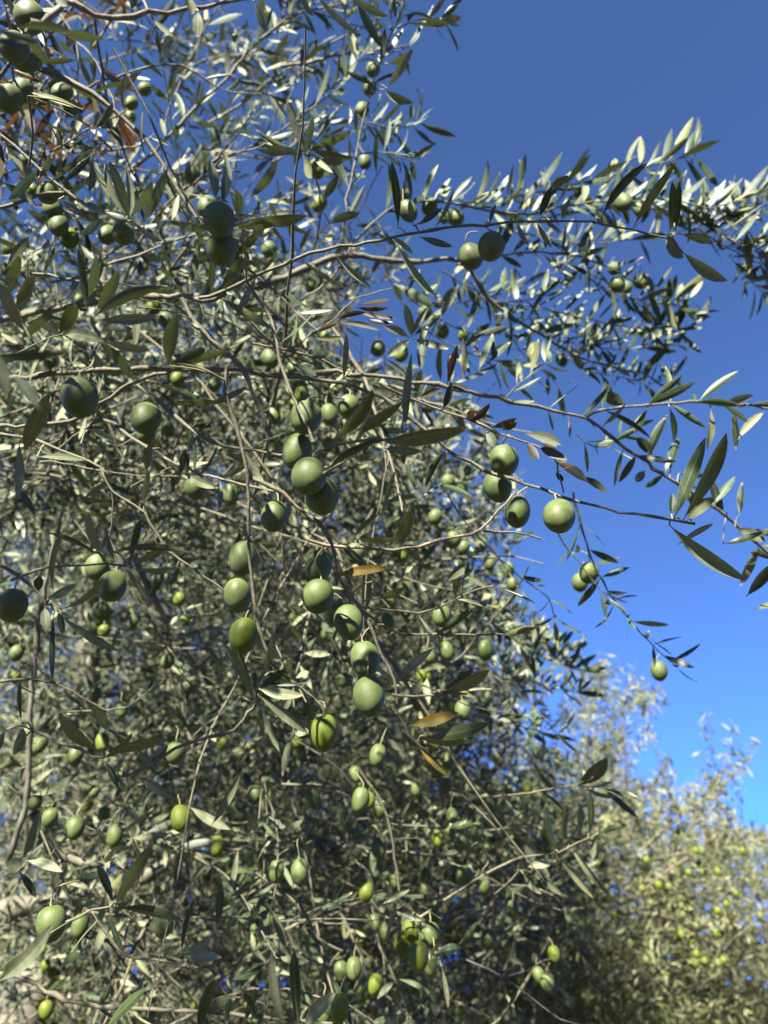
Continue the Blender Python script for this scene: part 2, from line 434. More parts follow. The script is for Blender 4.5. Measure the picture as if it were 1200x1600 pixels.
# ---- branches traced in the photograph: path | depth start,end | radius mm start,end | leaf length mm, spacing mm, from-fraction, flags
BR = """
310,466 340,460 400,428 470,397 560,375 640,362 720,351 800,343 880,344 940,350 985,358 1040,372 1052,380|.60,.60|2.0,.9|0,0,0
-60,520 0,503 60,490 110,480 200,465 280,463 320,470 352,458|.78,.64|4.2,2.6|48,40,.1
400,450 470,426 530,404 600,411 660,414 720,414 760,470 800,503 850,532 900,560 960,574 1010,585|.95,1.15|4.6,1.2|46,15,.62,u
715,412 800,398 880,400 940,415 975,432 1020,455 1060,480 1090,502|1.0,1.12|2.4,.8|50,12,.1,u
470,470 520,430 560,375 600,336 625,320 690,312 760,328 830,334 860,325 920,316 1000,312 1060,315 1110,326 1150,346 1175,365 1188,400 1200,430|.95,1.05|2.6,1.1|50,9,.22,u
700,330 780,312 860,298 930,282 1000,262 1060,248 1085,243|1.0,1.1|1.5,.7|52,10,.1,u
1000,312 1060,335 1120,345 1170,330 1230,300|1.0,1.1|1.5,.7|50,12,.1,u
1060,350 1110,372 1150,395 1190,412 1230,410|1.05,1.1|1.4,.7|46,12,.05,u
760,345 840,372 920,380 1000,372 1060,362 1100,350|1.1,1.15|1.5,.7|46,12,.1,u
600,430 640,470 690,505 745,525|.9,.95|1.3,.7|46,15,.1,u
735,440 780,500 830,560 872,602|1.1,1.15|1.4,.7|42,11,.1,u
640,500 700,540 760,560 820,572 862,566|.95,1.0|1.4,.7|44,12,.1,u
690,420 740,452 800,470 850,462|1.05,1.1|1.3,.7|46,12,.1,u
800,505 850,498 905,520 950,528|1.15,1.2|1.3,.7|42,10,.1,u
790,622 825,592 852,566|.75,.77|1.0,.6|36,9,.1,u
700,604 740,585 770,560|.75,.77|1.0,.6|36,10,.1,u
900,680 930,700 960,690 985,672|.78,.8|1.0,.6|30,12,.2
820,352 900,332 980,322 1060,335 1110,352|1.04,1.08|1.4,.7|52,10,.05,u
860,405 930,430 990,470 1040,500|1.12,1.16|1.3,.7|44,9,.05,u
1090,330 1140,318 1190,300 1240,285|1.02,1.05|1.2,.7|48,10,.05,u
1120,360 1160,385 1200,395 1250,400|1.02,1.05|1.2,.7|46,10,.05,u
1140,400 1165,430 1190,455|1.05,1.05|1.0,.6|44,12,.1
770,470 860,484 920,500 980,511 1060,516 1092,504|1.1,1.15|1.4,.7|44,11,.2,u
900,420 950,455 1000,470 1040,480 1075,470|1.15,1.2|1.3,.7|44,9,.05,u
840,520 900,540 960,548 1010,545 1060,540|1.2,1.25|1.3,.7|42,8,.05,u
850,540 910,575 960,590 1010,600 1050,592|1.15,1.2|1.3,.7|40,8,.1,u
900,560 940,530 1000,520 1050,525|1.2,1.25|1.2,.6|42,9,.1,u
640,470 720,475 780,462 830,440 870,425|1.1,1.15|1.4,.7|46,16,.1,u
-60,600 60,590 180,580 270,576 345,573 420,582 480,578 560,582 605,586 680,598 760,615 830,631 915,652 965,690 1010,722 1050,747 1110,787 1150,822 1215,875|.66,.74|3.4,1.9|38,26,.62,u
915,652 940,641 1000,633 1060,628 1130,632 1210,639|.73,.76|2.0,1.5|48,30,.15
888,646 889,665 890,682|.725,.725|1.4,1.2|0,0,0
400,586 470,592 545,604 600,628 640,655 690,692 760,736 800,748 850,765 900,783 950,795 1000,805 1080,816|.56,.50|2.2,1.2|0,0,0
600,600 640,620 700,640 760,665 800,682 850,700 868,722 872,748 880,770|.52,.52|1.3,.7|0,0,0,d
440,552 465,540 490,520 522,500 560,466 612,450|.66,.66|1.1,.6|0,0,0
873,832 888,858 906,878 925,905 950,935|.75,.76|1.0,.7|34,16,.3,s
895,770 907,800 920,850 945,908 980,960 1005,990 1030,1020 1058,1043|.75,.8|1.6,.7|36,16,.15,s
690,760 740,830 790,880 815,905 855,935 866,965|.8,.85|1.4,.8|34,20,.4,s
480,842 545,855 620,861 660,856 720,842 755,830 780,800 805,772|.50,.50|1.5,1.0|0,0,0,d
755,832 800,830 845,842|.50,.52|1.0,.7|0,0,0,d
215,605 270,650 330,690 400,706 440,712|.56,.52|2.0,1.4|40,45,.2
380,738 440,766 480,800 505,826 522,870 532,905 560,945 577,985 590,1020 612,1062 615,1092 626,1126 650,1160 690,1200|.47,.46|1.7,1.0|0,0,0
615,1085 650,1087 690,1086 730,1084|.455,.455|1.1,.8|0,0,0
285,465 300,500 345,545 380,576 390,610 405,640 425,690|.56,.54|2.6,1.9|42,50,.2
352,575 350,612 365,662 380,722 386,762 385,800 388,846 396,900 402,950 416,1010 440,1052 470,1076 502,1102 507,1120|.47,.465|1.7,1.0|0,0,0
385,438 422,500 436,560 460,622 490,690|.50,.46|1.6,1.1|0,0,0
395,505 450,560 500,612 540,625|.62,.64|1.3,.9|44,30,.2
395,535 480,555 545,580|.62,.62|1.3,1.0|42,35,.2
500,700 520,694 560,686 610,685 640,680|.45,.42|1.6,1.1|0,0,0
505,738 540,722 580,695 600,688|.44,.43|1.0,.8|0,0,0
520,1000 540,950 560,946 630,955 665,955 720,930 770,915|.62,.62|1.5,.9|40,40,.5
555,948 610,985 640,992 700,994 780,993 800,990|.62,.64|1.5,.9|40,40,.5
180,1212 230,1195 300,1160 370,1145 390,1116 400,1098|.49,.47|1.7,1.1|0,0,0
95,800 80,860 66,930 56,1000 50,1060 46,1150 42,1220 32,1290 10,1350|.95,.90|4.0,5.0|0,0,0,b
215,1150 200,1260 215,1350 222,1450 230,1530 240,1650|1.95,1.9|13,17|0,0,0,b
265,1180 270,1300 285,1400 312,1480 335,1560 345,1660|1.75,1.75|9,12|0,0,0,b
-40,1520 40,1526 72,1550 120,1567 180,1571 260,1574 330,1581 430,1590 520,1600|.74,.74|3.6,2.2|44,60,.3
55,1270 85,1330 110,1345 150,1350 190,1335 225,1290|.92,.95|6.5,2.2|46,60,.5,b
-60,1432 0,1425 60,1414 120,1400 190,1386 260,1350|1.5,1.6|20,12|0,0,0,b
105,1443 125,1434 150,1423 172,1418|.50,.50|1.0,.8|0,0,0
150,1440 195,1490 260,1501 320,1512 372,1484|.66,.66|1.7,.9|0,0,0
265,1510 320,1500 280,1490|.66,.66|.9,.7|0,0,0
400,1366 440,1393 475,1427 497,1466 535,1486|.85,.82|2.6,1.4|0,0,0
330,1540 400,1482 440,1456 500,1432 560,1412 620,1400|.95,1.0|3.2,2.0|48,60,.4
535,1486 510,1520 530,1560 590,1600 640,1630|.82,.82|1.5,1.2|44,60,.2
560,1200 600,1260 615,1320 622,1370 626,1400|.8,.78|2.4,1.5|46,60,.1
655,1432 700,1402 740,1378 790,1350 815,1340 870,1330 900,1318 935,1302|.80,.84|2.2,1.0|0,0,0
720,1240 770,1290 812,1350 800,1375 770,1400|.86,.84|1.6,1.0|0,0,0
770,1246 830,1236 870,1229 905,1228 948,1231|.84,.86|1.5,.9|46,40,.1
560,1280 640,1292 730,1300 790,1297 850,1290|1.0,1.05|1.8,1.1|46,26,.1
440,1225 500,1225 540,1240 600,1260|.85,.85|1.6,1.1|46,60,.1
55,36 75,28 108,4 130,14 180,25 240,20 300,12 385,-2|.36,.42|2.6,1.3|0,0,0,d
200,268 240,240 275,205 310,170 360,120 400,72 440,36 470,19 540,5 600,-10|1.05,1.1|4.0,1.6|50,26,.15,u
258,196 268,160 282,128 300,85 322,42 340,10|1.1,1.1|2.2,1.2|48,26,.15,u
330,255 400,225 460,190 510,150 542,124 560,90|1.0,1.05|2.0,1.0|48,13,.15,u
330,230 390,190 430,150 470,115|1.2,1.2|1.4,.8|44,16,.1,u
535,372 545,310 560,240 570,190 585,130 602,88 622,42 632,-5|.84,.86|1.9,1.0|46,17,.05,u
620,44 650,31 700,27|.86,.86|1.1,.7|46,22,.2
570,190 610,200 640,198 655,192|.95,.97|1.1,.6|42,9,.1,u
560,240 600,240 640,250 650,255|.93,.95|1.1,.6|42,10,.1,u
600,90 620,80 640,75|.9,.9|1.0,.6|44,14,.1,u
540,160 580,200 620,210|1.05,1.05|1.1,.6|40,9,.1,u
490,395 500,345 496,300 482,245|.80,.72|1.3,.9|0,0,0
-60,345 0,325 60,306 110,300|.72,.74|2.6,1.9|48,50,.2
-60,160 0,207 50,246 90,285 140,320 168,331 206,346|.52,.52|2.0,1.0|0,0,0
45,258 45,205 44,150|.50,.48|1.0,.9|0,0,0
125,142 200,116 270,100 300,112 350,140 425,148|.85,.88|1.8,.9|42,40,.1
75,240 130,206 172,188 200,170|.7,.7|1.2,.8|44,30,.2
0,270 60,258 120,262 190,262 260,272 320,268|1.1,1.15|2.2,1.2|46,20,.1,u
-60,668 0,666 60,665 130,650 200,601 260,582|.66,.60|2.6,1.8|0,0,0
90,700 140,662 165,625|.7,.68|1.5,1.0|0,0,0
-40,672 30,685 70,696 120,715 155,736 176,770 225,800|.60,.58|1.9,1.0|0,0,0
176,770 176,800 168,840|.58,.58|1.1,.8|0,0,0
150,650 190,672 250,710 300,736 380,760 425,766|.7,.62|2.2,1.4|44,60,.2
60,720 150,735 230,742 280,744|.66,.66|1.2,.8|0,0,0
205,760 250,740 268,730|.66,.66|.9,.7|0,0,0
225,798 262,858 300,890 352,926|.60,.6|1.7,1.0|0,0,0
-40,865 0,885 42,912 72,946|.48,.47|1.4,1.0|0,0,0
20,905 60,890 130,882 197,884|.48,.47|1.1,.9|0,0,0
-40,1068 0,1066 60,1063 110,1080 178,1116|.62,.64|1.8,1.0|44,60,.3
100,1080 140,1110 200,1160|.72,.75|2.2,1.6|0,0,0
92,1113 150,1110 202,1105|.66,.66|1.3,1.0|0,0,0
50,1140 110,1166 165,1184|.52,.49|1.7,1.1|0,0,0
205,860 235,925 265,982 290,1022 318,1065 350,1120|1.25,1.3|6,4|48,60,.2,b
15,530 60,546 115,562 150,590 200,604|1.35,1.4|17,13|0,0,0,b
600,1310 560,1400 480,1450 400,1480|1.3,1.3|4,3|48,40,.2
540,600 600,690 640,770 690,830|1.0,1.05|3,2|46,18,.1
700,900 760,960 820,1010 880,1040 915,1050|1.15,1.2|1.6,.8|42,7,.1,u
740,960 800,990 860,1005 905,1020|1.2,1.25|1.4,.7|42,7,.1,u
760,1040 820,1060 870,1075 905,1080|1.25,1.3|1.4,.7|42,9,.1,u
720,1100 780,1120 830,1140 870,1150|1.1,1.15|1.6,.8|44,12,.1
"""

# ---- single leaves read off the photograph: base x,y  tip x,y  width px  depth base,tip  side seen (u upper, l lower)  roll deg
HL = """
-10,42 60,66 14 .30,.31 l 20;25,45 112,51 13 .32,.33 l 35;88,42 161,59 14 .33,.34 u 10;-20,60 45,68 12 .29,.30 l 30;40,50 75,100 15 .36,.38 l 30
60,98 117,94 9 .5,.5 u 20;142,234 80,283 13 .52,.5 u 15;145,240 96,284 11 .52,.5 u 25;146,243 138,298 12 .52,.51 u 5;147,247 171,320 13 .52,.5 u 10
203,340 163,257 12 .52,.52 u 15;203,340 171,252 14 .52,.5 u 5;203,340 197,262 12 .52,.54 u 20;204,340 237,283 13 .52,.5 u 10;206,345 253,376 9 .52,.5 u 30
92,312 136,344 11 .52,.51 l 25;62,263 14,311 14 .52,.5 u 10;60,279 78,240 12 .52,.52 u 20;98,232 92,190 8 .55,.55 l 30;145,215 65,193 5 .5,.49 u 55
130,172 50,145 9 .5,.5 u 40;52,165 92,152 11 .5,.5 l 10;147,202 177,161 12 .55,.55 l 5;128,320 165,334 12 .52,.5 l 15;163,338 126,364 14 .52,.5 u 10;163,330 200,344 12 .5,.5 l 20
338,313 329,250 15 .42,.42 u 15;351,315 349,234 11 .42,.43 u 45;383,343 478,337 15 .42,.41 u 20;368,352 440,345 13 .42,.42 u 5;386,312 433,248 16 .42,.41 u 10;376,335 372,300 14 .43,.42 l 5
290,-10 300,22 14 .4,.4 u 10;310,18 308,58 17 .4,.39 u 10;398,2 417,47 13 .4,.4 u 10;495,-6 560,53 10 .45,.43 u 15;540,-8 606,25 11 .45,.44 u 15;468,-12 490,24 9 .45,.45 u 20;238,30 271,57 8 .41,.41 u 20;212,-10 205,14 10 .4,.4 u 10;85,-8 105,10 16 .36,.36 u 10
622,356 612,252 13 .6,.58 l 15;645,352 640,312 9 .6,.6 l 25;648,352 690,325 10 .6,.6 l 15;680,356 709,295 9 .6,.59 u 25;663,312 685,257 9 .7,.7 u 35;655,370 706,385 11 .6,.58 l 10;617,375 681,462 14 .47,.45 u 15;612,370 645,396 8 .6,.6 u 10
843,340 862,292 13 .62,.6 l 10;860,298 888,274 13 .62,.6 u 20;940,340 1013,254 14 .6,.57 l 40;990,354 1055,256 14 .6,.57 u 30;1046,364 1050,284 15 .6,.57 l 15;1056,364 1062,284 11 .6,.58 l 40
1038,371 1068,402 19 .6,.58 u 5;1066,393 1136,438 17 .58,.55 u 10;1064,366 1114,378 12 .6,.58 u 20;838,346 862,386 8 .6,.6 u 30;808,346 826,383 8 .6,.6 u 15;878,344 892,310 8 .6,.6 u 40;765,350 775,320 7 .6,.6 l 40
1053,812 1102,684 22 .5,.49 l 12;1066,815 1134,678 27 .5,.47 u 38;1072,814 1116,778 19 .5,.5 u 10;1046,820 1166,906 19 .5,.47 u 10;1058,852 1116,818 9 .6,.6 u 20;1050,806 1050,770 12 .52,.53 l 10
1012,722 1042,650 14 .74,.74 l 15;1020,712 995,683 17 .74,.74 l 5;1048,735 1062,684 14 .74,.75 l 15;1012,632 1066,586 12 .75,.74 l 20;1090,629 1153,580 12 .75,.74 l 15;1012,640 992,676 13 .74,.74 l 10;1046,636 1052,690 10 .74,.75 l 25;1110,638 1105,702 11 .75,.75 u 20;1146,638 1150,702 11 .75,.75 l 20;1152,688 1193,644 12 .75,.75 u 15
1008,735 993,753 13 .74,.74 u 5;978,632 943,614 20 .74,.74 l 5;1132,808 1112,748 14 .74,.74 l 15;1156,806 1160,754 11 .74,.75 l 10;1166,932 1210,880 17 .7,.68 l 25;1180,952 1215,938 9 .7,.7 u 10;1150,825 1195,845 18 .73,.72 u 10;1060,750 1090,800 16 .74,.73 l 10;1130,850 1195,830 10 .72,.71 l 10;1062,740 1100,742 12 .74,.75 l 5;975,700 960,760 8 .74,.74 u 30
146,496 256,448 19 .41,.38 l 8;152,500 246,494 17 .42,.39 u 12;150,487 186,424 19 .42,.40 u 8;132,472 150,396 15 .40,.38 u 25;137,490 122,384 13 .38,.37 l 25;92,522 118,476 22 .42,.41 l 10;102,524 162,533 20 .40,.38 u 5;160,532 232,546 14 .40,.39 u 20;211,597 163,538 17 .42,.4 u 10;264,572 277,488 22 .44,.42 u 10
267,566 320,545 21 .43,.42 l 5;284,570 364,542 10 .44,.43 u 25;120,548 -20,556 17 .28,.26 l 20;62,640 22,588 22 .25,.25 l 10;10,625 -5,555 24 .25,.25 u 10;40,520 0,440 22 .33,.32 u 15;38,707 77,614 25 .42,.39 u 8;30,690 28,780 14 .45,.44 u 15;229,738 237,690 13 .55,.54 u 10;224,787 232,735 11 .58,.57 u 20
283,742 290,700 10 .55,.55 l 5;293,744 293,708 9 .56,.56 l 5;288,738 342,762 13 .56,.54 u 8;58,714 132,719 10 .58,.57 u 10;245,598 335,632 9 .58,.56 l 25;25,480 52,430 16 .42,.4 u 10;5,450 30,400 16 .42,.4 u 20;10,420 45,370 14 .5,.5 u 20;215,480 210,545 10 .5,.5 u 30
600,692 731,667 24 .42,.38 u 25;518,692 582,610 24 .42,.39 u 10;560,680 628,628 18 .44,.42 u 20;634,672 643,552 15 .42,.40 u 30;510,736 592,688 13 .43,.42 l 35;536,597 541,520 9 .6,.58 u 25;468,404 541,451 8 .6,.57 u 20;524,398 579,448 9 .6,.57 u 15;600,700 660,705 14 .44,.43 u 10
655,778 600,790 17 .7,.68 u 5;680,757 740,779 9 .7,.68 l 10;664,766 692,706 11 .7,.69 l 15;660,766 660,724 10 .7,.7 u 15;650,768 634,722 9 .7,.7 l 20;655,778 690,755 5 .7,.7 l 30;600,800 618,735 9 .68,.67 u 20
96,952 161,900 15 .46,.45 u 10;74,938 121,912 13 .46,.45 u 10;98,964 184,1016 13 .46,.44 u 12;84,960 82,1062 9 .46,.45 l 20;70,948 74,986 15 .46,.45 u 10;90,955 97,992 11 .46,.46 l 5;84,928 100,828 9 .46,.44 u 35;60,925 62,900 14 .47,.47 l 10
202,882 221,808 11 .46,.45 l 15;205,882 268,848 12 .46,.45 u 10;206,887 282,886 9 .46,.45 u 20;196,888 239,947 13 .46,.45 u 8;160,868 138,800 15 .45,.44 u 12;149,863 74,832 10 .45,.44 l 25;142,862 160,812 11 .46,.46 u 10;178,862 297,864 11 .46,.44 l 20;182,880 166,822 7 .46,.45 u 30
152,1172 94,1114 20 .48,.46 u 8;160,1186 206,1145 13 .48,.47 u 15;168,1180 262,1155 17 .48,.46 u 8;234,1192 262,1164 13 .5,.5 l 10;20,1182 36,1138 17 .5,.5 u 10;34,1130 32,1064 7 .5,.49 l 20;165,1190 185,1230 12 .48,.48 l 20;10,1140 -10,1180 14 .5,.5 u 10
398,1098 349,1006 13 .465,.45 u 15;400,1094 372,1012 10 .465,.46 l 25;402,1072 426,984 15 .465,.455 u 15;400,1078 446,1045 12 .465,.46 l 10;404,1064 482,1066 5 .465,.46 l 50;404,1076 473,1086 17 .465,.455 u 10;404,1086 482,1146 15 .465,.45 u 10;430,1102 490,1126 8 .465,.46 u 30
590,908 536,858 13 .46,.45 l 15;664,1152 764,1130 21 .455,.44 l 5;650,1152 730,1158 14 .46,.45 u 25;555,842 622,840 13 .5,.49 u 10;617,852 641,795 20 .5,.48 u 8;554,840 592,804 15 .5,.49 u 8;588,936 631,917 13 .5,.49 u 8;618,1066 676,1014 15 .5,.48 u 12;692,1078 738,1044 14 .455,.45 u 10;690,1084 764,1046 20 .455,.445 u 12;700,908 728,884 15 .6,.6 u 10;725,905 740,890 10 .6,.6 u 10;660,1060 640,1085 14 .5,.5 u 10
180,1416 239,1314 17 .5,.48 u 20;178,1412 152,1352 13 .5,.49 l 25;184,1418 286,1440 17 .5,.48 l 30;170,1426 195,1492 9 .5,.5 l 25;-5,1535 82,1444 24 .42,.40 u 12;0,1528 42,1492 22 .42,.42 l 15;284,1492 306,1402 8 .62,.6 l 20;284,1490 335,1466 12 .62,.61 u 10;288,1494 346,1496 17 .62,.6 u 5;95,1513 124,1486 12 .6,.6 l 10
34,1342 63,1262 15 .55,.54 u 10;40,1344 97,1362 15 .55,.54 u 8;38,1344 8,1356 22 .55,.54 u 5;30,1362 56,1402 11 .55,.55 l 10;164,1608 228,1544 15 .5,.49 l 10;308,1620 336,1530 19 .42,.41 l 15;468,1620 460,1484 17 .42,.41 l 20;476,1606 524,1552 23 .42,.41 u 8;446,1610 424,1486 13 .42,.41 u 25;345,1372 340,1442 13 .6,.6 l 10;48,1242 126,1204 13 .52,.5 u 15;276,1250 225,1220 15 .55,.54 u 10;350,1598 360,1560 10 .5,.5 l 20
380,1600 400,1545 12 .55,.54 l 15;400,1590 380,1550 9 .55,.54 l 15;360,1400 372,1330 9 .7,.7 u 20;330,1290 375,1210 13 .65,.63 u 20;250,1205 215,1175 13 .6,.6 u 10
903,1228 948,1184 20 .85,.83 u 10;912,1229 963,1244 9 .85,.83 u 10;914,1226 956,1222 8 .85,.84 u 20;870,1324 855,1254 9 .84,.84 l 25;880,1320 888,1254 11 .84,.84 l 20;902,1312 905,1254 13 .84,.83 u 15;921,1304 922,1238 11 .84,.84 l 25;934,1304 979,1289 9 .84,.83 l 10;832,1352 822,1318 17 .84,.84 u 10;870,1344 826,1354 13 .84,.82 u 8;866,1332 926,1402 10 .84,.81 u 15;892,1324 956,1402 11 .84,.81 u 15;930,1310 926,1342 10 .84,.84 u 10;834,1366 879,1399 10 .84,.82 u 15;818,1366 846,1396 10 .84,.82 u 10
680,1490 720,1480 14 .75,.74 l 5;672,1500 690,1470 6 .75,.75 l 20;715,1478 745,1440 8 .78,.77 l 15;618,1532 590,1560 10 .75,.74 u 10;622,1530 672,1552 8 .75,.74 u 10;668,1530 682,1590 10 .75,.74 l 20;690,1510 700,1575 8 .75,.75 u 20;600,1412 640,1390 10 .78,.77 u 15;610,1420 660,1438 8 .78,.77 l 15
476,240 448,158 9 .72,.71 u 25;476,240 490,182 13 .72,.71 u 10;480,235 548,205 12 .72,.7 u 12;484,232 552,246 13 .72,.71 u 10;475,240 416,230 13 .72,.71 u 10;474,245 487,278 14 .72,.71 u 10;490,242 520,270 9 .72,.71 u 20;470,240 400,203 8 .72,.71 l 30;490,225 535,163 7 .72,.71 l 25;500,248 536,254 11 .72,.71 u 8;505,312 528,275 14 .8,.79 u 10;515,350 562,333 14 .8,.79 u 10
605,138 645,75 13 .85,.84 u 10;600,140 645,160 14 .85,.84 u 10;644,160 641,185 9 .84,.84 u 30;606,100 645,78 16 .85,.84 u 8;540,112 580,130 12 .85,.84 l 15;690,30 721,27 12 .85,.84 u 10;660,28 700,37 11 .85,.84 u 10;672,500 655,540 10 .75,.74 u 12;640,528 600,510 12 .75,.74 u 10;640,530 605,557 14 .75,.74 u 10;642,525 668,480 10 .75,.74 u 10;645,530 700,545 12 .75,.74 u 10;643,528 632,475 14 .75,.74 u 10;645,525 690,490 11 .75,.74 l 12
"""
HY = """
521,901 607,888 15 .455,.45 u 8;638,1134 716,1114 19 .455,.45 u 12;655,1168 700,1212 7 .46,.45 u 30
"""
HD = """
528,498 572,488 10 .66,.65 u 10;560,476 616,470 10 .66,.64 l 15;558,486 616,494 10 .66,.64 u 20;530,504 593,516 10 .66,.65 u 10;488,526 536,526 10 .66,.65 u 8;572,498 614,503 9 .66,.65 l 15;556,480 605,482 9 .66,.65 u 15;492,520 527,506 11 .66,.65 l 10
"""
HR = """
699,600 714,540 14 .52,.5 u 8;692,640 706,598 15 .52,.51 u 10;702,600 729,608 14 .52,.51 u 8;693,606 656,620 12 .52,.51 u 8;735,660 765,632 14 .52,.51 u 8;738,660 735,640 15 .52,.51 l 10;768,668 806,655 13 .52,.51 u 10;785,672 808,660 17 .52,.51 u 15;760,673 772,697 18 .52,.51 u 8;820,678 876,694 20 .52,.50 u 20;824,690 842,718 18 .52,.51 l 12;842,698 884,716 18 .52,.50 u 10;868,722 918,752 19 .52,.5 l 10;905,745 948,768 15 .505,.5 u 10;872,728 885,715 14 .52,.52 u 10;868,738 880,752 11 .52,.52 u 8;845,690 870,700 16 .52,.51 l 8
600,560 640,590 9 .56,.55 u 15;610,600 655,612 9 .55,.54 u 10
"""

# ---- olives read off the photograph: x,y,width,height (px); y = brighter, yellower fruit
OLV = """
47,28,48,48 22,75,45,48 42,90,42,50 35,143,32,38 15,155,38,44 97,145,28,34 110,170,25,30 205,162,20,25,y 203,182,18,22,y 226,140,20,16,y 40,250,20,22 75,302,33,36 83,327,31,32 92,352,31,36 108,372,30,33,y 50,297,18,20,y 98,300,18,20,y 192,365,33,35 168,367,27,34 300,274,26,28 276,290,20,24,y 325,323,32,36 343,343,50,50 346,389,48,50 12,390,18,20,y 240,480,24,22,y 257,500,20,28 420,390,24,24 10,420,20,24
583,108,22,24 578,137,22,26 566,172,22,27 570,253,20,30 494,265,24,32,y 499,318,24,30,y
633,305,20,24 638,330,28,40 671,323,25,28 694,340,19,24 712,340,26,28 768,385,42,46 736,402,38,42 975,317,28,32 1000,327,20,24 960,420,20,18 965,445,24,26 1000,440,22,26 978,450,20,22 1065,345,18,26 878,563,18,24
485,447,18,22,y 664,488,22,22 691,518,22,22 724,525,18,20,y 590,545,24,24 627,553,22,30,y 670,637,16,18,y 422,560,28,32 468,608,26,30 545,635,34,38 515,648,26,36 478,652,50,50 465,705,48,58 482,745,56,60 503,775,54,60 428,650,22,38 428,807,42,50 125,621,58,56 228,653,46,50 228,678,30,30 262,670,22,26 305,762,34,36 360,773,26,38 335,600,22,26 788,720,46,48 778,760,44,50 808,800,42,50 873,807,50,54 700,753,22,24 680,808,24,26 708,843,26,26 724,855,22,22 752,852,20,24 765,880,20,24 794,890,20,25 801,912,20,22 920,895,30,30 906,910,25,30 1030,1048,26,32
380,873,45,56 371,930,42,54 380,993,45,56,y 497,885,43,50 497,931,49,55 521,955,36,48 545,972,46,56 571,1030,46,58 576,1088,50,62 507,1144,43,58,y 556,865,30,30 690,963,30,34 698,1017,22,30 758,1016,27,32 668,1055,17,24,y 700,1104,24,26 723,1110,26,32 632,922,22,28 608,940,24,26,y 606,972,22,28
18,945,46,54 175,917,43,48 152,887,38,42 158,955,27,32 148,1085,20,24 190,1108,20,30 160,1160,22,34,y 275,1176,32,36 62,1165,20,28 72,1145,18,24 118,1180,24,30 118,1293,28,36 282,1278,30,40,y 180,1305,24,36 340,1322,22,34,y 80,1443,46,46 125,1446,26,44 255,1445,32,38
398,1242,24,30 418,1255,20,30 489,1247,24,34 563,1250,28,42 592,1262,24,32 578,1250,18,38,y 592,1325,25,32 432,1362,24,38 468,1362,28,42 572,1394,22,34,y 616,1378,20,26 650,1233,16,30 683,1310,18,28,y 665,1368,20,24 663,1390,16,22 585,1442,18,28 601,1456,18,30 644,1453,27,37,y 672,1460,32,36 630,1479,28,32,y 654,1495,31,46,y 672,1507,22,32 533,1517,22,36 553,1513,24,38 586,1538,22,34,y 531,1575,29,44,y 505,1580,28,38 726,1370,28,34 755,1380,22,32 802,1420,18,32 764,1468,26,30 756,1210,16,20 765,1232,16,20 795,1235,15,18 700,1190,20,26 590,1180,26,40 555,1210,20,28
"""
OLB = """1087,1329 1097,1330 1029,1383 1045,1386 1003,1389 1017,1411 1048,1419 1065,1416 1067,1430 961,1428 941,1447 1098,1363 1122,1362 1135,1412 1121,1423 1188,1431 1088,1447 1118,1458 1126,1459 1065,1460 1062,1471 1080,1470 1088,1491 1087,1505 1101,1502 1122,1505 1130,1500 1010,1344 1150,1396 914,1427 868,1273 880,1270 945,1350 928,1381 1076,1363 1093,1350 1044,1520 1160,1330 985,1475 1010,1500"""


# ------------------------------------------------------------------ build the traced branches
branches = []


def px_to_path(ctrl, d0, d1, step):
    c = np.array(ctrl)
    seg = np.r_[0, np.cumsum(np.hypot(*np.diff(c, axis=0).T))]
    dd = d0 + (d1 - d0) * seg / seg[-1]
    return spline(at(c[:, 0], c[:, 1], dd), step)


for line in BR.strip().splitlines():
    path, dep, rad, lf = line.split('|')
    d0, d1 = (float(v) for v in dep.split(','))
    r0, r1 = (float(v) / 1000 for v in rad.split(','))
    lf = lf.split(',')
    if r0 < 0.0045:
        r0, r1 = r0 * (0.78 if r0 < 0.0024 else 0.66), r1 * 0.74
    flag = lf[3] if len(lf) > 3 else ''
    P = px_to_path(pts2(path), d0, d1, 0.010 if r0 < 0.006 else 0.02)
    n = len(P)
    # small natural crookedness with a kink at every node
    w = np.cumsum(rng.normal(0, 1, (n, 3)), 0)
    w -= np.linspace(0, 1, n)[:, None] * w[-1]
    kk = rng.normal(0, 1, (n, 3)) * (rng.random((n, 1)) < 0.25)
    P = P + w * 0.0006 + rng.normal(0, 0.0003, (n, 3)) + kk * min(0.0011, 0.6 * r0)
    t = np.linspace(0, 1, n)
    R = r0 + (r1 - r0) * t
    R = R * (1 + 0.10 * rng.normal(0, 1, n).clip(-2, 2))
    knots = rng.random(n) < 0.22
    R = R * (1 + knots * rng.uniform(0.15, 0.45, n))
    branches.append(dict(P=P, R=R, flag=flag, L=float(lf[0]) / 1000, sp=float(lf[1]) / 1000, f=float(lf[2]), fol=MB(), olv=[], px=proj(P)))

ALLP = np.concatenate([b['P'] for b in branches])
ALLI = np.concatenate([np.full(len(b['P']), i) for i, b in enumerate(branches)])


def nearest(p, dz=0.35):
    """branch index and point nearest to p, distance along the line of sight counted less"""
    q = ALLP - p
    along = q @ FWD
    lat = np.linalg.norm(q - along[:, None] * FWD, axis=1)
    k = np.argmin(lat + dz * np.abs(along))
    return ALLI[k], ALLP[k], lat[k], abs(along[k])


FRUIT = []
for tok in OLV.split():
    f_ = tok.split(',')
    x_, y_, w_, h_ = (float(v) for v in f_[:4])
    FRUIT.append((x_, y_, w_, h_, min(max(0.0215 * FPX / max(w_, h_ * 0.84), 0.36), 1.35)))


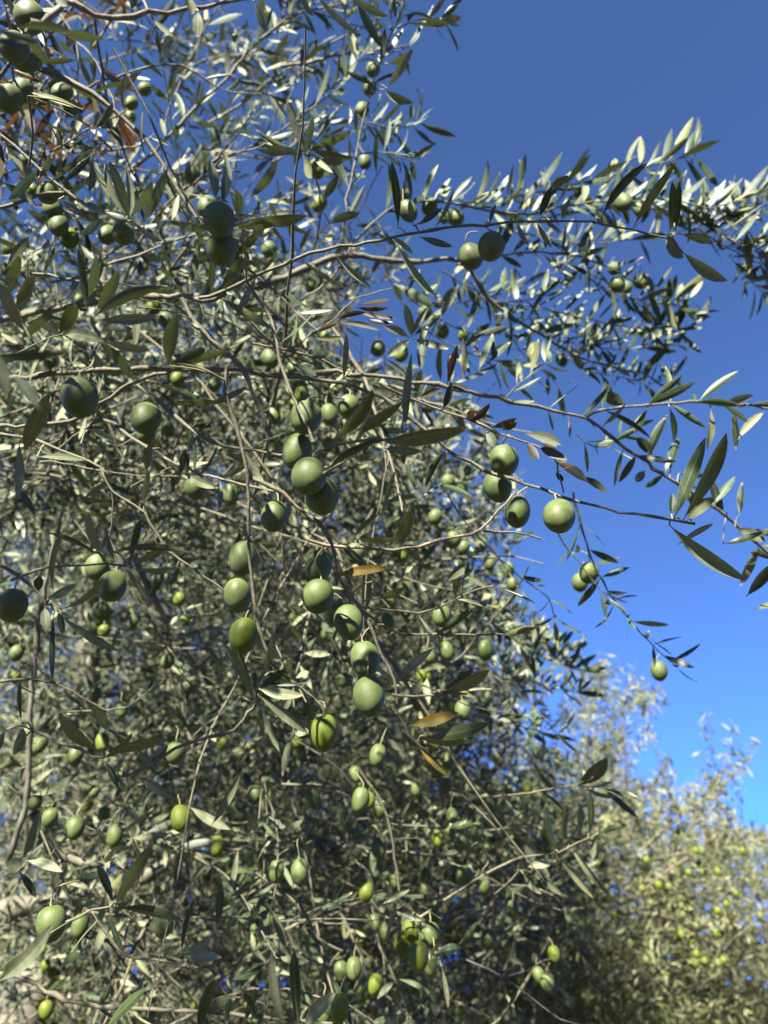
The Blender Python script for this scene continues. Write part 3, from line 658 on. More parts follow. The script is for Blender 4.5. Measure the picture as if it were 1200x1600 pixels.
def hides_fruit(*Ps):
    """leaves that would grow in front of a fruit"""
    out = np.zeros(len(Ps[0]), bool)
    for P_ in Ps:
        x, y, d = proj(P_)
        for fx, fy, fw, fh, fd in FRUIT:
            out |= (((x - fx) / (fw * 0.62)) ** 2 + ((y - fy) / (fh * 0.62)) ** 2 < 1) & (d < fd + 0.03) & (d > 0)
    return out


def sprout(mb, P, R, L, sp, f, flag, mi, nv, nu, mi_twig=0):
    """opposite leaves along one path"""
    seg = np.r_[0, np.cumsum(np.linalg.norm(np.diff(P, axis=0), axis=1))]
    s = np.arange(seg[-1] * f, seg[-1], sp)
    s = np.r_[s, seg[-1] - 0.001] + 0
    s = np.clip(s + rng.normal(0, sp * 0.15, len(s)), 0, seg[-1])
    Q = np.stack([np.interp(s, seg, P[:, i]) for i in range(3)], 1)[None]
    T = nrm(np.gradient(P, axis=0))
    TT = nrm(np.stack([np.interp(s, seg, T[:, i]) for i in range(3)], 1))[None]
    b, D, Nn = pair_leaves(Q, TT, L, (0.6, 1.2), 0.55 if flag != 's' else 0.2)
    n = len(b)
    if flag == 'u':                       # leaves lifted up above the arching shoot
        up = rng.random(n) < 0.6
        D[up] = nrm(D[up] * 0.75 + UP * rng.uniform(0.3, 1.0, (up.sum(), 1)))
        turn = rng.random(n) < 0.78                       # blades of an arching shoot stand up and face the light, many with their pale backs
        sg = np.where(rng.random(n) < 0.74, -1.0, 1.0)[:, None]
        Nn[turn] = nrm(sg * SUNH + 0.45 * Nn + rng.normal(0, 0.3, Nn.shape))[turn]
    keep = (rng.random(n) < 0.93) & ~(hides_fruit(b + D * L * 0.2, b + D * L * 0.5, b + D * L * 0.85) & (rng.random(n) < 0.85))
    b, D, Nn = b[keep], D[keep], Nn[keep]
    n = len(b)
    Ln = L * rng.uniform(0.62, 1.2, n)
    leaves(mb, b, D, Nn, Ln, Ln * rng.uniform(0.145, 0.215, n), rng.normal(0.12, 0.4, n), rng.uniform(0.05, 0.4, n), rng.random(n), nv, nu, mi, twist=rng.normal(0, 0.3, n))


for b in branches:
    if b['L'] > 0:
        near = b['px'][2].mean() < 0.9
        k_ = 1.12 if b['flag'] == 'u' else 1.0
        sprout(b['fol'], b['P'], b['R'], b['L'] * k_, b['sp'] * k_ ** 2, b['f'], b['flag'], 0, 8 if near else 6, 5 if near else 3)



def hero(text, mi, store=None):
    for item in text.replace('\n', ';').split(';'):
        if not item.strip():
            continue
        a, c, w, dep, side, roll = item.split()
        x0, y0 = (float(v) for v in a.split(','))
        x1, y1 = (float(v) for v in c.split(','))
        d0, d1 = (float(v) for v in dep.split(','))
        p0, p1 = at(x0, y0, d0), at(x1, y1, d1)
        D = p1 - p0
        L = np.linalg.norm(D)
        view = nrm(CAM - (p0 + p1) / 2)
        Nn = view if side == 'u' else -view
        ro = math.radians(float(roll)) * random.choice((-1, 1))
        D = D / L
        Nn = nrm(Nn - (Nn @ D) * D)
        Sd = np.cross(Nn, D)
        Nn = math.cos(ro) * Nn + math.sin(ro) * Sd
        if store is None and a in DARK:
            best = None
            for sg_ in (-1, 1):
                r2 = sg_ * math.radians(random.uniform(42, 60))
                n2 = math.cos(r2) * nrm(view - (view @ D) * D) + math.sin(r2) * np.cross(nrm(view - (view @ D) * D), D)
                if best is None or n2 @ SUN < best[0]:
                    best = (n2 @ SUN, n2 if side == 'u' else -n2)
            Nn, ro = best[1], math.radians(48)
        W = float(w) * (d0 + d1) / 2 / FPX / max(0.62, math.cos(ro))
        kap = random.uniform(-0.15, 0.45)
        # start direction turned so that the bent leaf still ends at its tip
        D2 = math.cos(kap / 2) * D + math.sin(kap / 2) * Nn
        N2 = math.cos(kap / 2) * Nn - math.sin(kap / 2) * D
        if store is not None and store is not YL:
            W, kap = W * 0.8, kap * 1.8
        args = (p0[None], D2[None], N2[None], np.array([L * 1.01]), np.array([W]), np.array([kap]), np.array([random.uniform(0.1, 0.35)]), np.array([random.random() * 0.9]))
        kw = dict(nv=12, nu=7, mi=mi, side=np.array([random.uniform(-0.06, 0.06)]), twist=np.array([random.uniform(-0.35, 0.35)]))
        i, q, lat, al = nearest(p0)
        if store is None:
            leaves(branches[i]['fol'], *args, **kw)
            # short green petiole reaching to the shoot
            if 0.004 < lat < 0.03 and al < 0.08:
                mid = (p0 + q) / 2 + np.array([0, 0, 0.003])
                tubes(branches[i]['fol'], spline(np.array([q, mid, p0]), 0.004)[None], np.full((1, len(spline(np.array([q, mid, p0]), 0.004))), 0.0006), 5, 1)
        else:
            m = MB()
            leaves(m, *args, **kw)
            store.append((i, m))


DARK = set('''88,42 142,234 145,240 146,243 147,247 203,340 204,340 206,345 62,263 60,279 92,312 128,320 163,338 338,313 351,315 383,343 386,312 368,352 290,-10 398,2 495,-6 540,-8 468,-12
617,375 680,356 1038,371 1066,393 1064,366 1066,815 1046,820 600,692 518,692 560,680 634,672 468,404 524,398 555,842 617,850 588,936 692,1078 690,1084 650,1152 903,1228 912,1229 870,1324 880,1320 902,1312
866,1332 892,1324 834,1366 818,1366 832,1352 96,952 98,964 149,863 196,888 205,882 152,1172 168,1180 160,1186 402,1072 404,1086 184,1418 180,1416 476,240 480,235 484,232 474,245 605,138 606,100'''.split())
hero(HL, 0)
YL, DL, RL = [], [], []
hero(HY, 0, YL)
hero(HD, 0, DL)
hero(HR, 0, RL)

# ------------------------------------------------------------------ filling shoots
SKY = [(640, -900), (640, 0), (612, 95), (640, 200), (590, 300), (560, 345), (640, 372), (700, 430), (640, 450), (600, 430), (560, 470), (520, 560), (640, 570), (760, 640),
       (800, 720), (830, 830), (790, 880), (840, 960), (925, 1030), (905, 1060), (850, 1090), (870, 1170), (950, 1215), (935, 1250), (970, 1300), (940, 1400), (900, 1500), (900, 1800), (2600, 1800), (2600, -900)]
BSKY = [(-900, -900), (880, 1190), (860, 1120), (885, 1060), (925, 1035), (945, 1005), (975, 1035), (1010, 1062), (1048, 1078), (1042, 1110), (1000, 1130), (1040, 1140), (1010, 1180), (985, 1205), (1020, 1225), (1045, 1175), (1060, 1230),
        (1095, 1215), (1130, 1200), (1165, 1180), (1170, 1210), (1130, 1250), (1165, 1290), (1200, 1290), (1230, 1330), (1600, 1280), (2600, 1280), (2600, -900)]


def grow(P0, D0, L, K, droop, wob, r0, r1):
    N = len(P0)
    D = nrm(D0)
    P = [P0]
    st = (L / (K - 1))[:, None]
    for k in range(K - 1):
        D = nrm(D + rng.normal(0, wob, (N, 3)) + np.array([0, 0, -1.0]) * droop[:, None])
        P.append(P[-1] + D * st)
    P = np.stack(P, 1)
    R = (r0[:, None] + (r1 - r0)[:, None] * np.linspace(0, 1, K)[None]) * rng.uniform(0.85, 1.25, (N, K))
    return P, R


def fill(mb, region, nsh, dr, sky, leafL=0.05, dirb=(0.2, 0, 0.2), mind=0.62, length=(0.22, 0.5), side=3, dens=1.0, invert=False, pale=0.35, dry=None):
    """shoots with side shoots and opposite leaves, started at random inside a part of the crown"""
    xs, ys = np.array(region).T
    P0 = np.zeros((0, 3))
    while len(P0) < nsh:
        x = rng.uniform(xs.min(), xs.max(), nsh * 2)
        y = rng.uniform(ys.min(), ys.max(), nsh * 2)
        ok = inpoly(x, y, region)
        d = (rng.uniform(dr[0] ** 2, dr[1] ** 2, nsh * 2)) ** 0.5
        P0 = np.vstack([P0, at(x, y, d)[ok]])
    P0 = P0[:nsh]
    shoots(mb, P0, sky, leafL, dirb, mind, length, side, dens, pale=pale, dry=dry)


def shoots(mb, P0, sky, leafL, dirb, mind, length, side, dens, clear=False, pale=0.35, dry=None):
    nsh = len(P0)
    D0 = nrm(rng.normal(0, 0.6, (nsh, 3)) + np.array(dirb))
    L = rng.uniform(*length, nsh)
    P, R = grow(P0, D0, L, 14, rng.uniform(-0.03, 0.09, nsh), 0.10, rng.uniform(0.0014, 0.0028, nsh), np.full(nsh, 0.0007))
    sets = [(P, R)]
    if side:
        Pa = np.repeat(P[:, 3:12], 1, 0)
        k = rng.integers(2, 11, (nsh, side))
        base = P[np.arange(nsh)[:, None], k]
        tan = P[np.arange(nsh)[:, None], k + 1] - base
        base, tan = base.reshape(-1, 3), nrm(tan.reshape(-1, 3))
        D1 = nrm(tan + rng.normal(0, 0.55, tan.shape))
        L1 = rng.uniform(0.08, 0.22, len(base))
        sets.append(grow(base, D1, L1, 9, rng.uniform(-0.03, 0.10, len(base)), 0.11, np.full(len(base), 0.0011), np.full(len(base), 0.0006)))
    for P, R in sets:
        x, y, d = proj(P)
        fr = (x > -80) & (x < 1280) & (y > -80) & (y < 1680) & (d > 0)
        bad = (inpoly(x, y, sky) if sky else np.zeros(x.shape, bool)) | (fr & (d < mind))
        if clear:
            fr = (x > -160) & (x < 1360) & (y > -170) & (y < 1760) & (d > 0)
            bad |= fr | in_gap(P, 0.02)
            bad |= fr.any(1, keepdims=True)
        ok = bad.mean(1) < 0.25
        P, R = P[ok], R[ok]
        if not len(P):
            continue
        tubes(mb, P, R, 4, 1)
        T = nrm(np.gradient(P, axis=1))
        k0 = 2
        b, D, Nn = pair_leaves(P[:, k0:], T[:, k0:], leafL)
        tip = b + D * leafL * 0.8
        x, y, d = proj(tip)
        fr = (x > -80) & (x < 1280) & (y > -80) & (y < 1680) & (d > 0)
        keep = rng.random(len(b)) < dens
        keep &= ~(fr & (d < mind))
        if clear:
            fr = (x > -160) & (x < 1360) & (y > -170) & (y < 1760) & (d > 0)
            keep &= ~fr & ~in_gap(b + D * leafL * 0.5)
        if sky:
            keep &= ~inpoly(x, y, sky)
        if not clear:
            keep &= ~(hides_fruit(b, b + D * leafL * 0.5, tip) & (rng.random(len(b)) < 0.9))
        b, D, Nn, d = b[keep], D[keep], Nn[keep], d[keep]
        n = len(b)
        Ln = leafL * rng.uniform(0.55, 1.25, n)
        Wn = Ln * rng.uniform(0.145, 0.215, n)
        if pale:
            turn = rng.random(n) < pale
            sg = np.where(rng.random(n) < 0.6, -1.0, 1.0)[:, None]
            Nn[turn] = nrm(sg * SUNH + 0.5 * Nn + rng.normal(0, 0.35, Nn.shape))[turn]
        rn, kp, fo, tw = rng.random(n), rng.normal(0.12, 0.4, n), rng.uniform(0.05, 0.35, n), rng.normal(0, 0.3, n)
        for lo, hi, nv, nu in ((-9, 1.1, 6, 3), (1.1, 2.1, 4, 3), (2.1, 99, 3, 3)):
            isd = np.zeros(n, bool)
            if dry:
                x, y, _ = proj(b)
                isd = inpoly(x, y, dry) & (rng.random(n) < 0.5)
            for s, mi_ in (((d >= lo) & (d < hi) & ~isd, 0), ((d >= lo) & (d < hi) & isd, 2)):
                leaves(mb, b[s], D[s], Nn[s], Ln[s], Wn[s], kp[s], fo[s], rn[s], nv, nu, mi_, twist=tw[s])


LITP = np.array([at(*v) for v in ((380, 873, .47), (371, 930, .47), (380, 993, .47), (497, 885, .49), (497, 931, .47), (545, 972, .45), (576, 1088, .44), (428, 807, .5), (478, 652, .47), (465, 705, .46), (545, 635, .6),
    (788, 720, .5), (873, 807, .46), (920, 895, .75), (640, 1460, .75), (531, 1575, .75), (80, 1443, .5), (228, 653, .5), (282, 1278, .7), (690, 963, .7), (758, 1016, .75), (440, 770, .47), (590, 830, .5), (700, 690, .55), (380, 560, .6), (300, 690, .56), (572, 1394, .85), (586, 1538, .85), (563, 1250, .72), (592, 1262, .8), (160, 1160, .9), (275, 1176, .76), (723, 1110, .9), (158, 955, .85), (700, 1104, .9), (646, 1495, .72), (118, 1293, .8), (432, 1362, .78))])


def in_gap(P, r=0.046):
    """points inside the gaps kept open in the added shade shoots so the sun reaches the fruit"""
    sh = P.shape[:-1]
    Q = P.reshape(-1, 3)
    out = np.zeros(len(Q), bool)
    for c in LITP:
        q = Q - c
        t = q @ SUN
        out |= (t > 0.02) & (np.linalg.norm(q - t[:, None] * SUN, axis=1) < r)
    return out.reshape(sh)


crown = MB()
A1 = [(-80, -120), (300, -120), (260, 200), (270, 470), (-80, 470)]
A2 = [(200, -60), (520, -60), (560, 120), (600, 330), (520, 420), (220, 460)]
A3 = [(-80, 440), (480, 420), (600, 600), (640, 820), (-80, 820)]
A4 = [(-80, 780), (640, 780), (680, 1700), (-80, 1700)]
A5 = [(560, 880), (800, 900), (900, 1040), (850, 1150), (930, 1230), (930, 1320), (880, 1700), (560, 1700)]
A6 = [(480, 600), (720, 660), (790, 800), (770, 900), (500, 900)]
# places of the many smaller fruit further inside the crown
kx, ky, kd = [], [], []
while len(kx) < 100:
    x, y = rng.uniform(-20, 900), rng.uniform(420, 1600)
    a_ = np.array([x]), np.array([y])
    if any(inpoly(*a_, pg)[0] for pg in (A3, A4, A5, A6)) and not inpoly(*a_, SKY)[0]:
        n_ = int(rng.integers(1, 4))
        d_ = rng.uniform(0.85, 1.35)
        for _ in range(n_):
            kx.append(x + rng.normal(0, 12))
            ky.append(y + rng.normal(0, 16))
            kd.append(d_ + rng.normal(0, 0.03))
            FRUIT.append((kx[-1], ky[-1], 0.018 * FPX / d_, 0.022 * FPX / d_, kd[-1]))
DRYZ = [(20, -60), (270, -60), (250, 110), (150, 230), (60, 290), (-60, 260)]
fill(crown, A1, 24, (0.85, 1.7), SKY, 0.048, (0.3, 0, 0.1), dry=DRYZ)
fill(crown, [(30, -40), (260, -40), (180, 200), (0, 240)], 12, (0.7, 1.1), SKY, 0.042, (0.2, 0, -0.5), dry=DRYZ)
fill(crown, A2, 8, (1.0, 1.8), SKY, 0.042, (0.4, 0, 0.3))
fill(crown, A3, 44, (0.9, 1.5), SKY, 0.040, (0.3, 0, 0.0))
fill(crown, A3, 180, (1.5, 2.6), SKY, 0.042, (0.2, 0, 0.1))
fill(crown, A4, 50, (0.95, 1.5), SKY, 0.040, (0.2, 0, -0.2))
fill(crown, A4, 470, (1.5, 3.0), SKY, 0.041, (0.1, 0, 0.0))
fill(crown, A5, 15, (1.0, 1.5), SKY, 0.040, (0.3, 0, 0.1), pale=0.6)
fill(crown, A5, 170, (1.6, 2.8), SKY, 0.040, (0.3, 0, 0.2), pale=0.65)
fill(crown, A6, 55, (1.0, 1.9), SKY, 0.040, (0.3, 0, 0.3), pale=0.65)
A7 = [(-80, 1150), (700, 1150), (800, 1700), (-80, 1700)]
fill(crown, A7, 380, (2.4, 4.0), SKY, 0.05, (0.1, 0, 0.0))
fill(crown, A4, 900, (2.8, 4.4), SKY, 0.05, (0.1, 0, 0.0))
fill(crown, A4, 800, (3.8, 5.5), SKY, 0.062, (0.1, 0, 0.0))
fill(crown, A3, 160, (3.2, 4.5), SKY, 0.055, (0.1, 0, 0.0))
fill(crown, A3, 160, (2.4, 3.6), SKY, 0.05, (0.1, 0, 0.0))
fill(crown, A5, 200, (2.4, 3.8), SKY, 0.048, (0.1, 0, 0.0))
A8 = [(200, 880), (600, 850), (680, 1000), (690, 1500), (200, 1560)]
fill(crown, A8, 700, (3.6, 5.6), SKY, 0.06, (0.1, 0, 0.0))
fill(crown, [(380, 830), (700, 930), (800, 1200), (820, 1600), (380, 1600)], 450, (4.4, 6.2), SKY, 0.066, (0.1, 0, 0.0))
# bare twigs, old shoots that have dropped their leaves
fill(crown, A3, 75, (0.75, 1.8), SKY, 0.045, (0.5, 0, -0.1), length=(0.25, 0.55), side=2, dens=0.10)
fill(crown, A4, 150, (0.8, 2.2), SKY, 0.045, (0.4, 0, -0.3), length=(0.25, 0.6), side=2, dens=0.10)
fill(crown, A5, 40, (0.8, 1.8), SKY, 0.045, (0.4, 0, -0.2), length=(0.25, 0.5), side=2, dens=0.12)
fill(crown, A2, 8, (0.95, 1.6), SKY, 0.045, (0.5, 0, 0.4), length=(0.25, 0.5), side=2, dens=0.25)
# shoots added out of view, set towards the sun to shade chosen spots
for x_, y_, d_, sx, sy, k in ((60, 60, .42, 70, 60, 8), (130, 260, .5, 110, 80, 14), (380, 340, .43, 60, 60, 8), (420, 20, .42, 150, 20, 5), (70, 540, .34, 70, 70, 3), (60, 900, .46, 70, 70, 3),
                              (755, 395, .6, 20, 20, 7), (1030, 1050, .8, 10, 10, 5), (571, 1030, .47, 8, 8, 1), (503, 775, .46, 10, 10, 1), (778, 765, .5, 8, 12, 1), (200, 15, .39, 90, 8, 5), (200, 1350, .55, 150, 120, 3)):
    tgt = at(rng.normal(x_, sx, k), rng.normal(y_, sy, k), np.full(k, d_))
    shoots(crown, tgt + SUN * rng.uniform(0.55, 1.0, (k, 1)) - np.array([0, 0.0, 0.02]), None, 0.05, (0.1, 0.1, 0.0), 0.5, (0.07, 0.13), 3, 0.95, clear=True)
for lo, hi, d0_, d1_, t0_, t1_, k in (((-150, 1100), (650, 1650), .7, 2.4, 1.0, 2.2, 34), ((-150, 450), (260, 1200), .45, 1.2, .7, 1.5, 16)):
    tgt = at(rng.uniform(lo[0], hi[0], k), rng.uniform(lo[1], hi[1], k), rng.uniform(d0_, d1_, k))
    shoots(crown, tgt + SUN * rng.uniform(t0_, t1_, (k, 1)), None, 0.05, (0.1, 0.1, 0.0), 0.5, (0.2, 0.35), 2, 0.95, clear=True)
tgt = at(rng.uniform(-150, 420, 10), rng.uniform(-500, -80, 10), rng.uniform(0.6, 1.3, 10))  # further shoots added above the frame for dappled shade
shoots(crown, tgt, None, 0.05, (0.1, 0.1, 0.0), 0.5, (0.2, 0.4), 3, 1.0, clear=True)

# unseen shoots added behind the viewer to block sky light, kept below the sun
k = 620
bx = np.stack([rng.uniform(-3.2, 3.2, k), rng.uniform(-3.0, -0.9, k), np.zeros(k)], 1)
bx[:, 2] = rng.uniform(0.1, 1.0, k) * (0.95 + 0.6 * (0.3 - bx[:, 1]) / 0.73 - 0.25)
shoots(crown, bx, None, 0.08, (0.0, 0.0, -0.1), 0.5, (0.25, 0.45), 2, 1.0, clear=True)
back = MB()
C1 = [(760, 1260), (900, 1230), (985, 1225), (1060, 1250), (1120, 1255), (1165, 1300), (1260, 1340), (1300, 1720), (740, 1720)]
C2 = [(860, 1200), (875, 1110), (900, 1060), (945, 1020), (1040, 1080), (1000, 1190), (960, 1240)]
fill(back, C1, 400, (2.0, 3.0), BSKY, 0.036, (0.1, 0, 0.8), 1.7, pale=0.3)
fill(back, C1, 360, (3.0, 4.4), BSKY, 0.042, (0.1, 0, 0.8), 1.7, pale=0.3)
fill(back, C1, 260, (4.2, 6.0), BSKY, 0.055, (0.1, 0, 0.5), 1.7, pale=0.5)
fill(back, [(700, 1470), (1300, 1450), (1320, 1720), (680, 1720)], 260, (2.2, 4.5), None, 0.045, (0.1, 0, 0.2), 1.7, pale=0.3)
fill(back, [(820, 1440), (1110, 1440), (1110, 1640), (820, 1640)], 200, (3.2, 5.0), None, 0.06, (0.1, 0, 0.2), 1.7, pale=0.2)
fill(back, C2, 34, (2.3, 3.0), BSKY, 0.036, (0.2, 0, 0.9), 1.7, (0.25, 0.45), 3, pale=0.4)

# ------------------------------------------------------------------ link the main tree
TP = np.vstack([BASE, BASE + [0.02, -0.02, 0.45], BASE + [0.0, -0.05, 0.85], at(95, 1420, 2.0), at(130, 1200, 2.1), at(140, 950, 2.2), at(150, 620, 2.3), at(170, 300, 2.5)])
TPs = spline(TP, 0.03)
tr = np.interp(np.linspace(0, 1, len(TPs)), [0, 0.08, 0.3, 0.45, 0.7, 1], [0.13, 0.09, 0.075, 0.05, 0.025, 0.008]) * (1 + 0.05 * rng.normal(0, 1, len(TPs)))
mb = MB()
tubes(mb, TPs[None], tr[None], 14)
mb.build('trunk', [M_BARK], TREE, BASE)
crown.build('crown', [M_LEAF, M_TWIG, M_DRY], TREE)  # mesh also holds the added out-of-view shoots that block light


def olive_mesh(length, width, stalk, mat):
    me = MB()
    nr, ns = 16, 24
    th = np.linspace(0, np.pi, nr)
    z = np.cos(th)
    r = np.sin(th) ** 0.94
    r = r * (1 + 0.05 * z)                       # a little fuller towards the stalk
    z = np.where(z < -0.93, z - (-(z + 0.93)) * 0.35, z)   # blunt point at the tip
    z = np.where(z > 0.95, z - (z - 0.95) * 1.2, z)        # dimple at the stalk
    a = np.arange(ns) / ns * 2 * np.pi
    V = np.stack([r[:, None] * np.cos(a) * width / 2, r[:, None] * np.sin(a) * width / 2 * random.uniform(0.95, 1.03), np.repeat(z[:, None], ns, 1) * length / 2], -1)
    # slightly lopsided, as grown fruit is
    p1, p2 = random.uniform(0, 6.28), random.uniform(0, 6.28)
    V *= (1 + 0.022 * np.sin(a + p1)[None, :, None] * np.sin(th)[:, None, None] + 0.014 * np.sin(2 * a + p2)[None, :, None] * np.sin(2 * th)[:, None, None])
    V[..., 0] += random.uniform(-0.05, 0.05) * width * (z ** 2)[:, None]
    k, s = np.meshgrid(np.arange(nr - 1), np.arange(ns), indexing='ij')
    q = np.stack([(k + 1) * ns + s, (k + 1) * ns + (s + 1) % ns, k * ns + (s + 1) % ns, k * ns + s], -1).reshape(-1, 4)
    me.add(V, q, 0)
    return me


order = []
for tok in OLV.split():
    f = tok.split(',')
    x, y, w, h = (float(v) for v in f[:4])
    order.append((max(w, h * 0.84), x, y, w, h, len(f) > 4))
order.sort(reverse=True)


def make_olive(x, y, w, h, bright, d, parent_pick):
    p = at(x, y, d)
    width = w * d / FPX
    view = nrm(p - CAM)
    tilt = nrm(np.array([random.gauss(0, 0.16), random.gauss(0, 0.16), 1]))
    ce = abs(view @ tilt)
    hh = h * d / FPX
    # seen height of a spheroid whose axis makes angle with the line of sight
    length2 = (hh ** 2 - (width * ce) ** 2) / max(1e-6, 1 - ce ** 2)
    length = min(max(math.sqrt(max(length2, 0)), width * 1.15), width * 1.42)
    m = olive_mesh(length, width, 0, None)
    rot = Vector((0, 0, 1)).rotation_difference(Vector(tilt)).to_matrix()
    spin = Matrix.Rotation(random.uniform(0, 6.28), 3, 'Z')
    Rm = np.array(rot @ spin)
    m.v[0] = (m.v[0] @ Rm.T + p).astype(np.float32)
    top = p + tilt * length * 0.47
    i, q, lat, al = nearest(top, 0.3)
    dist = np.linalg.norm(q - top)
    if dist < 0.030 and q[2] > p[2]:
        end = q
    else:
        end = top + np.array([random.gauss(0, 0.006), random.gauss(0, 0.006), random.uniform(0.010, 0.018)]) + view * 0.006
    mid = top * 0.5 + end * 0.5 + np.array([random.gauss(0, 0.002), random.gauss(0, 0.002), 0.004])
    sp_ = spline(np.array([top - tilt * length * 0.03, top + tilt * 0.004, mid, end]), 0.004)
    rr = np.interp(np.linspace(0, 1, len(sp_)), [0, 0.15, 1], [0.0011, 0.0006, 0.0006]) * min(1.0, width / 0.02)
    tubes(m, sp_[None], rr[None], 6, 1)
    return m, p, i


rest = MB()
n_ind = 0
obj_of = []
for idx, b in enumerate(branches):
    mb = MB()
    sides = 10 if b['R'][0] > 0.005 else 8
    tubes(mb, b['P'][None], b['R'][None], sides)
    # little spurs and leaf scars along the twig
    mat = M_BARK if b['flag'] == 'b' else (M_DEAD if b['flag'] == 'd' else M_TWIG)
    T = nrm(np.gradient(b['P'], axis=0))
    for k in range(3, len(b['P']) - 3):
        if rng.random() < 0.10 and b['px'][2][k] < 1.0:
            dd = nrm(T[k] * 0.6 + rng.normal(0, 0.7, 3))
            ln = rng.uniform(0.004, 0.022) if b['R'][0] < 0.005 else rng.uniform(0.01, 0.05)
            pp = np.stack([b['P'][k], b['P'][k] + dd * ln * 0.5, b['P'][k] + dd * ln + rng.normal(0, 0.001, 3)])
            tubes(mb, pp[None], np.array([[0.45, 0.4, 0.28]]) * b['R'][k], 5)
    o = mb.build('branch', [mat], TREE)
    obj_of.append(o)
    if b['fol'].n:
        b['fol'].build('foliage', [M_LEAF, M_STALK], o)

for lst, nm, mt in ((YL, 'yellow_leaf', M_YEL), (DL, 'withered_leaf', M_DRY), (RL, 'withered_leaf', M_RED)):
    lab = {'yellow_leaf': 'yellow leaf with brown blotches, partly painted shade'}.get(nm, 'dry brown leaf on a dying twig')
    for i, m in lst:
        o = m.build(nm, [mt], obj_of[i])
        o['label'] = lab

for s, x, y, w, h, br in order:
    d = min(max(0.0215 * FPX / s, 0.36), 1.35)
    m, p, i = make_olive(x, y, w, h, br, d, None)
    if n_ind < 100:
        o = m.build('olive', [M_OLY if br else M_OLV, M_STALK], obj_of[i], p)
        if (x, y) == (380, 993):
            o['label'] = 'glossy yellow-green olive with a small dark hole'
            # the bored hole: a low dome whose dark colour stands for its inside, on the side towards the viewer
            c = at(366, 1005, 1.0) - CAM
            c = nrm(c)
            oc = p - CAM
            tca = oc @ c
            thc = math.sqrt(max(0, (w * d / FPX / 2) ** 2 * 1.15 - (oc @ oc - tca ** 2)))
            hp = CAM + c * (tca - thc)
            nn = nrm(hp - p)
            pit = MB()
            tubes(pit, np.stack([hp - nn * 0.0016, hp - nn * 0.0002, hp + nn * 0.0003, hp + nn * 0.00035])[None], np.array([[0.0015, 0.0014, 0.0009, 0.0001]]), 12)
            pit.build('hole', [M_DEAD], None, hp)
            ob = bpy.data.objects[-1] if False else None
            ho = [q for q in COL.objects if q.name == 'hole'][0]
            # joined into the olive's own mesh below
            HOLE = (o, ho)
        n_ind += 1
    else:
        for v, q, mi, a in zip(m.v, m.q, m.m, m.a):
            pass
        off = rest.n
        for j in range(len(m.v)):
            rest.v.append(m.v[j])
            rest.q.append(m.q[j] + off)
            rest.m.append(np.where(m.m[j] == 0, 2 if br else 0, 1).astype(np.int32))
            rest.a.append(m.a[j])
        rest.n += m.n
for x, y, d in zip(kx, ky, kd):
    w_ = rng.uniform(0.0135, 0.0185) * FPX / d
    m, p, i = make_olive(x, y, w_, w_ * 1.22, True, d, None)
    mi2 = 2 if rng.random() < 0.45 else 0
    off = rest.n
    for j in range(len(m.v)):
        rest.v.append(m.v[j])
        rest.q.append(m.q[j] + off)
        rest.m.append(np.where(m.m[j] == 0, mi2, 1).astype(np.int32))
        rest.a.append(m.a[j])
    rest.n += m.n
ro = rest.build('olives', [M_OLV, M_STALK, M_OLY], TREE)
ro['kind'] = 'stuff'
# merge the bored hole into its olive
o, ho = HOLE
import bmesh
bm = bmesh.new()
bm.from_mesh(o.data)
nb = len(bm.faces)
tmp = ho.data.copy()
tmp.transform(Matrix.Translation(Vector(ho['_o']) - Vector(o['_o'])))
bm.from_mesh(tmp)
bm.faces.ensure_lookup_table()
for fa in bm.faces[nb:]:
    fa.material_index = 2
bm.to_mesh(o.data)
bm.free()
o.data.materials.append(M_PIT)
bpy.data.objects.remove(ho)
bpy.data.meshes.remove(tmp)

# ------------------------------------------------------------------ link the tree behind
BB = """1190,1160 1165,1192 1130,1226 1100,1250 1055,1282 1000,1330|2.3,2.3|1.5,9
1048,1176 1035,1202 1010,1240 985,1305 970,1345|2.3,2.3|1.5,9
1075,1340 1035,1366 1000,1395 940,1420|2.1,2.2|7,9
1128,1365 1100,1390 1075,1408 1020,1430|2.1,2.2|5,9
1200,1310 1140,1318 1080,1330 1010,1345|2.3,2.3|5,7
1045,1362 1080,1376 1130,1374|2.2,2.2|5,4
880,1425 960,1428 1020,1428 1060,1440 1120,1480|2.2,2.3|6,8
985,1600 1000,1530 1030,1450 1060,1400|2.7,2.6|34,20
945,1015 940,1060 925,1110 910,1160 900,1230|2.5,2.5|2,4
1040,1080 1000,1095 960,1120 920,1170|2.5,2.5|2,4
1104,1112 1110,1160 1117,1215 1120,1250|2.4,2.4|1.5,3
1146,1130 1136,1185 1122,1232|2.4,2.4|1.5,3
1095,1165 1105,1205 1115,1245|2.4,2.4|1.5,3
1170,1180 1150,1210 1115,1240|2.4,2.4|1.5,3
1160,1230 1145,1270 1140,1310|2.4,2.4|1.5,3
1055,1200 1045,1230 1045,1270|2.4,2.4|1.5,3"""
for line in BB.splitlines():
    path, dep, rad = line.split('|')
    d0, d1 = (float(v) for v in dep.split(','))
    r0, r1 = (float(v) / 1000 for v in rad.split(','))
    P = px_to_path(pts2(path), d0, d1, 0.03)
    R = 0.6 * np.linspace(r0, r1, len(P)) * (1 + 0.08 * rng.normal(0, 1, len(P)))
    mb = MB()
    tubes(mb, P[None], R[None], 7)
    o = mb.build('branch', [M_TWIG if r1 < 0.012 else M_BARK], BACK)
    if r0 < 0.0045:
        fb = MB()
        sprout(fb, P, R, 0.040, 0.014, 0.0, 'u' if r0 < 0.003 else '', 0, 4, 3)
        fb.build('foliage', [M_LEAF_BACK, M_TWIG], o)
